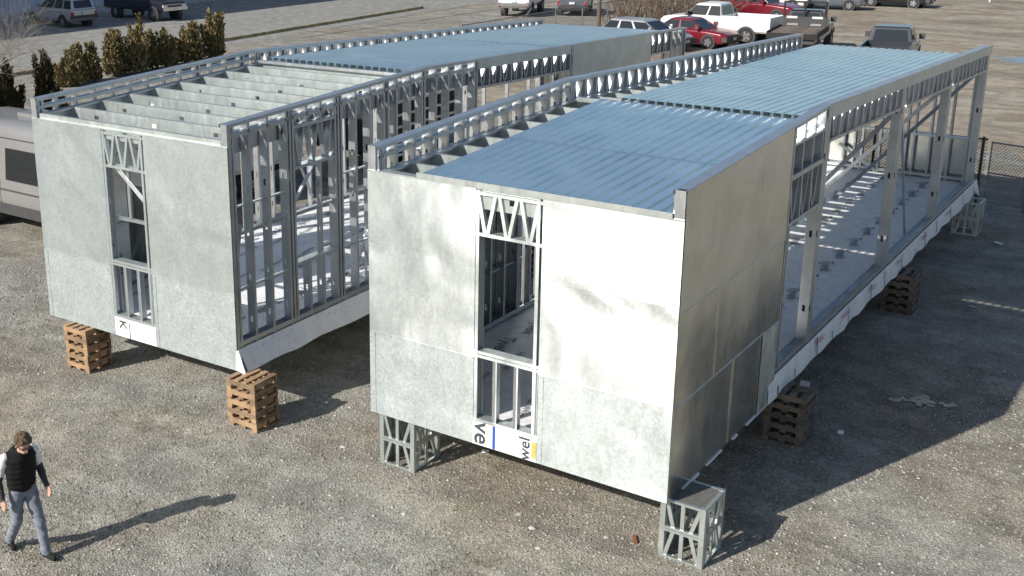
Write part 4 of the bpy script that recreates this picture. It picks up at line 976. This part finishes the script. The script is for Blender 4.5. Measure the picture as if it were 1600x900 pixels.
# van beside the far module
def van():
    t = thing('parked_van', 'pale grey high roof cargo van with dark side window behind the dull grey end wall', 'van', (-13.45, 5.3, 0), R_(0)); a = 1.0
    def vs(x, zb, ztp, hw, k=1.0):
        p = [(hw*.90, zb), (hw*.985, zb+.12), (hw, zb+.35), (hw, .98), (hw*.985, 1.22)]
        if ztp > 1.6: p += [(hw*.955, 1.8), (hw*.92, ztp-.30), (hw*.86, ztp-.14), (hw*.72, ztp-.03), (hw*.40, ztp)]
        else: p += [(hw*.95, min(1.3, ztp-.02)), (hw*.93, ztp-.015), (hw*.88, ztp-.01), (hw*.7, ztp-.005), (hw*.4, ztp)]
        return [(x, -y, z) for y, z in p]+[(x, y, z) for y, z in p[::-1]]
    mb = MB(); mb.loft([vs(-2.95, .5, 2.45, .95), vs(-2.8, .42, 2.58, 1), vs(1.1, .42, 2.62, 1), vs(1.6, .42, 2.45, 1), vs(2.3, .42, 1.5, .98), vs(2.9, .45, 1.25, .94), vs(3.1, .5, 1.12, .84)]); link('body', mb.mesh('body', MAT['p_van'], True), t)
    for (x0, x1) in ((-2.55, -1.05), (-.72, .95), (1.1, 1.75)):
        for s in (-1, 1):
            g = MB(); P = [(x0, s*.99, 1.26), (x1, s*.99, 1.26), (x1-.03, s*.945, 2.02), (x0+.03, s*.945, 2.02)]; P = P if s < 0 else P[::-1]
            n = (Vector(P[1])-Vector(P[0])).cross(Vector(P[3])-Vector(P[0])).normalized(); g.hexa([Vector(p)-n*.02 for p in P]+[Vector(p)+n*.022 for p in P]); link('side_window', g.mesh('side_window', MAT['glass']), t)
    for s in (-1, 1):
        slab('sill_cladding', t, -2.8, 2.6, min(s*.93, s*1.012), max(s*.93, s*1.012), .40, .66, 'trim'); slab('body_moulding', t, -2.75, 2.3, min(s*.97, s*1.008), max(s*.97, s*1.008), .98, 1.02, 'trim')
        slab('roof_gutter', t, -2.7, 1.2, min(s*.90, s*.935), max(s*.90, s*.935), 2.24, 2.265, 'trim')
        for x_ in (-1.0, .97): slab('door_gap', t, x_-.008, x_+.008, min(s*.96, s*1.003), max(s*.96, s*1.003), .62, 1.24, 'trim')
    ty, rm = wheel_mesh(.36, .24)
    for x in (-1.75, 2.0):
        for s in (-1, 1):
            g = MB(); g.tube((x, s*.6, .36), (x, s*1.014, .36), .44, k=20); link('wheel_arch', g.mesh('wheel_arch', MAT['trim']), t); w = link('wheel', ty, t, loc=(x, s*.9, .36)); link('rim', rm, w)
    slab('roof_vent', t, -1.3, -.7, -.1, .5, 2.5, 2.68, 'p_van')
    return t
van()
def trailer():
    t = thing('box_trailer', 'pale box trailer parked behind the bare-joist module', 'trailer', (-12.6, 9.6, 0), R_(0))
    slab('box', t, -1.15, 1.15, -2.3, 2.3, .75, 2.75, 'p_white'); slab('roof', t, -1.18, 1.18, -2.33, 2.33, 2.752, 2.82, 'p_white')
    for z in (.80, 1.5, 2.7): slab('side_rail', t, 1.152, 1.18, -2.3, 2.3, z-.04, z+.04, 'alloy')
    slab('chassis', t, -.9, .9, -2.2, 2.2, .5, .74, 'black')
    link('printed_mark', text_mesh('2', .35, 'ink'), t, loc=(1.155, .9, 2.15), rot=(R_(90), 0, R_(90)))
    ty, rm = wheel_mesh(.36, .24)
    for y in (-.45, .45):
        for s in (-1, 1): w = link('wheel', ty, t, loc=(s*.95, y, .36), rot=(0, 0, R_(90))); link('rim', rm, w)
    return t
trailer()
def stake_trailer():
    t = thing('stake_trailer', 'black stake sided trailer with pale rails behind the bare-joist module', 'trailer', (-11.6, 16.2, 0), 0)
    slab('deck', t, -1.1, 1.1, -2.4, 2.4, .6, .72, 'black'); slab('side_panel', t, 1.0, 1.04, -2.35, 2.35, .72, 1.9, 'black'); slab('side_panel', t, -1.04, -1.0, -2.35, 2.35, .72, 1.9, 'black'); slab('end_panel', t, -1.0, 1.0, -2.38, -2.34, .72, 1.9, 'black')
    for z in (.75, 1.15, 1.5, 1.88): slab('rail', t, 1.042, 1.075, -2.4, 2.4, z-.035, z+.035, 'alloy')
    for y in (-2.35, -1.2, 0, 1.2, 2.3): slab('stake', t, 1.043, 1.09, y-.04, y+.04, .6, 2.0, 'alloy')
    ty, rm = wheel_mesh(.36, .24)
    for y in (-.45, .45):
        for s in (-1, 1): w = link('wheel', ty, t, loc=(s*.85, y, .36), rot=(0, 0, R_(90))); link('rim', rm, w)
stake_trailer()

# ================================================================ building beyond the road
wh = thing('warehouse', 'pale corrugated warehouse wall behind the silver SUV', 'building', (-57.6, 40, 0))
slab('wall', wh, -14, -.06, -75, 95, 0, 18.0, 'bwall')
mb = MB()
for y in np.arange(-30, 40, .3): mb.box(-.06, .0, y, y+.12, .0, 6)
o = link('wall_ribs', mb.mesh('wall_ribs', MAT['bwall']), wh); o['kind'] = 'stuff'
slab('plinth', wh, -.06, .03, -75, 95, .0, .35, 'concrete')

# ================================================================ trees and shrubs
def cedar(x, y, h, w, mat, label, group, seed, dens=1.0):
    t = thing('cedar_tree', label, 'tree', (x, y, 0), 0, group); g = np.random.default_rng(seed); mb = MB()
    mb.tube((0, 0, 0), (0, 0, h*.5), .06, .03); mb.tube((0, 0, h*.5), (.02, 0, h*.93), .03, .008)
    for k in range(7): a = g.uniform(0, 6.28); z = h*g.uniform(.05, .5); mb.tube((0, 0, z), (w*.35*math.cos(a), w*.35*math.sin(a), z+h*.22), .02, .006, 4)
    link('trunk', mb.mesh('trunk', MAT['bark']), t); V = []; F = []
    nl = int(5+3*g.random()); lead = [(g.uniform(-.42, .42)*w, g.uniform(-.42, .42)*w, h*g.uniform(.55, 1.0), w*g.uniform(.18, .34)) for _ in range(nl)]; lead[0] = (0, 0, h, w*.36)
    for (lx, ly, lh, lw) in lead:
        for k in range(int(420*dens)):
            u = g.random(); z = lh*(.06+.94*u); rad = lw*(1-u)**.85*(.6+.4*min(1, u*5))*1.25*(.55+.45*math.sqrt(g.random()))*g.uniform(.75, 1.2)
            a = g.uniform(0, 6.28)
            if math.sin(a*3+z*4+seed)*math.sin(z*6+a) > .72: continue
            c = np.array((lx*(.4+.6*u)+rad*math.cos(a), ly*(.4+.6*u)+rad*math.sin(a), z))+g.normal(size=3)*.03; s = g.uniform(.06, .13)
            d1 = np.array((math.cos(a)*.45, math.sin(a)*.45, 1))+g.normal(size=3)*.35; d1 /= np.linalg.norm(d1); d2 = np.cross(d1, g.normal(size=3)); d2 /= np.linalg.norm(d2)
            n = len(V); V += [tuple(c-d2*s*.35), tuple(c+d2*s*.35), tuple(c+d1*s*1.5+d2*s*.15), tuple(c+d1*s*1.5-d2*s*.15)]; F.append((n, n+1, n+2, n+3))
    me = bpy.data.meshes.new('crown'); me.from_pydata(V, [], F); me.materials.append(MAT[mat]); me.update(); link('crown', me, t)
ORDN = 'first second third fourth fifth sixth seventh eighth ninth tenth eleventh twelfth thirteenth fourteenth fifteenth sixteenth'.split()
DG, BG = 'dark cedars along the lot edge', 'bronzed cedars along the lot edge'
for k, (x, y, h, w) in enumerate(((-27.6, 12.6, 1.8, 1.0), (-26.9, 13.2, 1.9, .9), (-26.3, 14.2, 2.2, .95), (-25.9, 15.0, 2.4, .85), (-25.5, 16.3, 2.6, .85), (-25.2, 16.5, 1.3, 1.3))):
    cedar(x+.3, y-2.4, h*.95, w, 'leaf_dark', f'dark green cedar, {ORDN[k]} along the hedge beginning behind the grey van', DG, 40+k, 1.3)
for k, (x, y, h, w) in enumerate(((-31.0, 19.4, 1.3, 1.2), (-31.1, 20.3, 1.5, 1.4), (-31.2, 21.2, 1.7, 1.2), (-31.2, 21.9, 1.9, 1.0), (-31.4, 23.9, 1.9, 1.2), (-31.5, 25.0, 1.9, 1.3), (-31.5, 25.8, 2.1, 1.3), (-31.6, 26.9, 2.3, 1.1), (-31.7, 28.0, 1.7, 1.3), (-31.7, 28.8, 1.9, 1.2), (-31.8, 30.2, 1.6, 1.1), (-31.9, 31.2, 1.6, 1.2), (-31.9, 32.1, 1.9, 1.2), (-32.0, 33.0, 2.1, 1.1), (-32.0, 33.8, 2.1, 1.2), (-32.1, 34.9, 2.1, 1.1))):
    y = 19.2+(y-19.4)*.66
    cedar(x+.25*math.sin(k*2.3), y, h*(.85+.3*((k*37) % 10)/10), w*.88, 'leaf_brown', f'bronze green cedar between lot and road, {ORDN[k]} counted from the dark cedars', BG, 60+k, .8)
def bare_tree(x, y, label, seed, h, name='bare_tree', start=(0, 0, 0), target=None, levels=5):
    t = thing(name, label, 'tree', (x, y, 0)); g = random.Random(seed); tr_ = MB(); br = MB()
    def grow(p, d, L, r, lv):
        n = 4 if lv < 3 else 3
        for k in range(n):
            q = p+d*(L/n); (tr_ if lv == 0 else br).tube(p, q, r, r*.84, 6 if lv < 2 else 4, cap=False); p = q; r *= .84
            d = (d+Vector((g.uniform(-1, 1), g.uniform(-1, 1), g.uniform(-.5, .7)))*.16).normalized()
            if lv > 0 and lv < levels and k < n-1:
                s = Vector((g.uniform(-1, 1), g.uniform(-1, 1), g.uniform(-.4, .9))).normalized(); grow(p, (d+s*.9).normalized(), L*.6, r*.6, lv+1)
        if lv < levels:
            for k in range(3 if lv else 5):
                s = Vector((g.uniform(-1, 1), g.uniform(-1, 1), g.uniform(-.3, .8))).normalized()
                if lv == 0 and target and k < 4: s = Vector(target)*1.3+s*.5
                grow(p, (d*.6+s).normalized(), L*.72, r*.62, lv+1)
    grow(Vector(start), Vector((.05, .02, 1)).normalized(), h*.38, h*.016, 0)
    link('trunk', tr_.mesh('trunk', MAT['twig']), t); link('branches', br.mesh('branches', MAT['twig']), t)
bare_tree(-24.0, 10.7, 'bare leafless tree reaching over the grey van', 12, 5.4, target=(.2, .95, .05), levels=4)
def tangle(x, y, label, seed, h, w):
    t = thing('bare_shrub', label, 'shrub', (x, y, 0), 0, 'leafless shrubs by the wire fence'); g = random.Random(seed); mb = MB()
    for k in range(130):
        p = Vector((g.gauss(0, w*.3), g.gauss(0, w*.3), 0)); d = Vector((g.uniform(-.5, .5), g.uniform(-.5, .5), 1)).normalized(); r = .022
        for q in range(6):
            n = p+d*h/6*g.uniform(.7, 1.2); mb.tube(p, n, r, r*.8, 4, cap=False); p = n; r *= .8; d = (d+Vector((g.uniform(-1, 1), g.uniform(-1, 1), g.uniform(-.9, .5)))*.45).normalized()
            if q > 1: e = p+Vector((g.uniform(-1, 1), g.uniform(-1, 1), g.uniform(-.6, .8)))*h*.14; mb.tube(p, e, r*.7, r*.3, 3, cap=False)
    link('stems', mb.mesh('stems', MAT['twig_red']), t)
tangle(-20.6, 53.0, 'tangled brown leafless shrub by the dark pole', 3, 3.4, 2.6); tangle(-19.0, 54.6, 'tangled leafless shrub behind the silver wagon', 4, 3.6, 2.6); tangle(-17.8, 57.2, 'tangled leafless shrub behind the white pickup', 5, 2.8, 2.2)

# ================================================================ fences and poles
def chain_fence(label, p0, p1, h, step, posts, mat, pm, wire=.0065, rails=(1,), arms=False, cell=.085):
    p0, p1 = Vector(p0), Vector(p1); d = (p1-p0); L = d.length; u = d.normalized(); t = thing('wire_fence', label, 'fence', p0, math.atan2(u.y, u.x))
    x = 0
    while x <= L+.01:
        if posts: g = MB(); g.tube((0, 0, 0), (0, 0, h+.06), .035, k=8); link('fence_post', g.mesh('fence_post', MAT[pm]), t, loc=(min(x, L), 0, 0))
        if arms: g = MB(); g.tube((0, 0, 0), (.25, -.12, .38), .02, k=5); link('fence_arm', g.mesh('fence_arm', MAT['alloy']), t, loc=(min(x, L), 0, h))
        x += step
    for r in rails: g = MB(); g.tube((0, 0, h*r), (L, 0, h*r), .026, k=6); link('fence_rail', g.mesh('fence_rail', MAT[pm]), t)
    mb = MB(); n = int((L+h)/cell)
    for k in range(n):
        a = -h+k*cell
        for s in (0, 1):
            xa, za, xb, zb_ = a, 0.03, a+h, h
            if xa < 0: za += -xa; xa = 0
            if xb > L: zb_ -= xb-L; xb = L
            if zb_ <= za: continue
            if s: za, zb_ = h-za+.03, h-zb_+.03
            y = .004*(1 if s else -1); dx, dz = xb-xa, zb_-za; l = math.hypot(dx, dz); nx, nz = -dz/l*wire, dx/l*wire
            mb.quad((xa+nx, y, za+nz), (xb+nx, y, zb_+nz), (xb-nx, y, zb_-nz), (xa-nx, y, za-nz))
    o = link('wire_mesh', mb.mesh('wire_mesh', MAT[mat]), t); o['kind'] = 'stuff'
    return t
chain_fence('chain link fence with a dark top rail behind the open far end', (-3.6, 19.75, 0), (4.15, 19.85, 0), 1.68, 2.55, True, 'fence', 'fence_dark')
# gate in the fence
g_ = thing('wire_gate', 'chain link gate with grey tube frame beside the open far corner', 'gate', (4.25, 19.85, 0), R_(-14))
for nm, a, b in (('frame_rail', (0, 0, .12), (.88, 0, .12)), ('frame_rail', (0, 0, .85), (.88, 0, .85)), ('frame_rail', (0, 0, 1.62), (.88, 0, 1.62)), ('frame_stile', (0, 0, .1), (0, 0, 1.64)), ('frame_stile', (.86, 0, .1), (.86, 0, 1.64))):
    m_ = MB(); m_.tube(a, b, .02, k=8); link(nm, m_.mesh(nm, MAT['fence']), g_)
m_ = MB()
for k in range(-20, 12):
    for s in (1, -1):
        xa, xb = k*.085, k*.085+1.5; a, b = max(0, xa), min(.86, xb)
        if b <= a: continue
        za, zb_ = .12+(a-xa), .12+(b-xa)
        if s < 0: za, zb_ = 1.74-za, 1.74-zb_
        m_.quad((a, .004*s, za), (b, .004*s, zb_), (b, .004*s, zb_+.014), (a, .004*s, za+.014))
o = link('wire_mesh', m_.mesh('wire_mesh', MAT['fence']), g_); o['kind'] = 'stuff'
chain_fence('chain link fence running on past the gate', (5.28, 19.5, 0), (14, 18.6, 0), 1.8, 2.6, True, 'fence', 'fence')
m_ = MB(); m_.tube((0, 0, 0), (0, 0, 2.0), .07, k=12); m_.tube((0, 0, 2.0), (0, 0, 2.03), .08, .05, k=12)
tag(link('gate_post', m_.mesh('gate_post', MAT['fence']), loc=(5.2, 19.6, 0)), 'thick round steel post the wire gate closes against', 'post')
chain_fence('leaning wire fence with angled arms along the road', (-21.9, 36, 0), (-21.0, 66, 0), 1.55, 3.0, True, 'fence', 'fence', .004, (1,), True, .14)
m_ = MB(); m_.tube((0, 0, 0), (0, 0, 8), .12, .10, k=12); m_.tube((0, -.7, 7.4), (0, .7, 7.4), .06, k=6)
tag(link('utility_pole', m_.mesh('utility_pole', MAT['bark']), loc=(-21.6, 50.2, 0)), 'dark wooden pole beside the wire fence and leafless shrubs', 'pole')
# white goal-like frame far out on the dirt
t = thing('pipe_barrier', 'white pipe barrier standing far out on the dirt yard', 'barrier', (-6.2, 80.5, 0), R_(6))
for nm, a, b in (('upright', (0, 0, 0), (0, 0, .95)), ('upright', (6, 0, 0), (6, 0, .95)), ('crossbar', (0, 0, .32), (6, 0, .32)), ('crossbar', (0, 0, .93), (6, 0, .93))):
    m_ = MB(); m_.tube(a, b, .06, k=8); link(nm, m_.mesh(nm, MAT['p_white']), t)
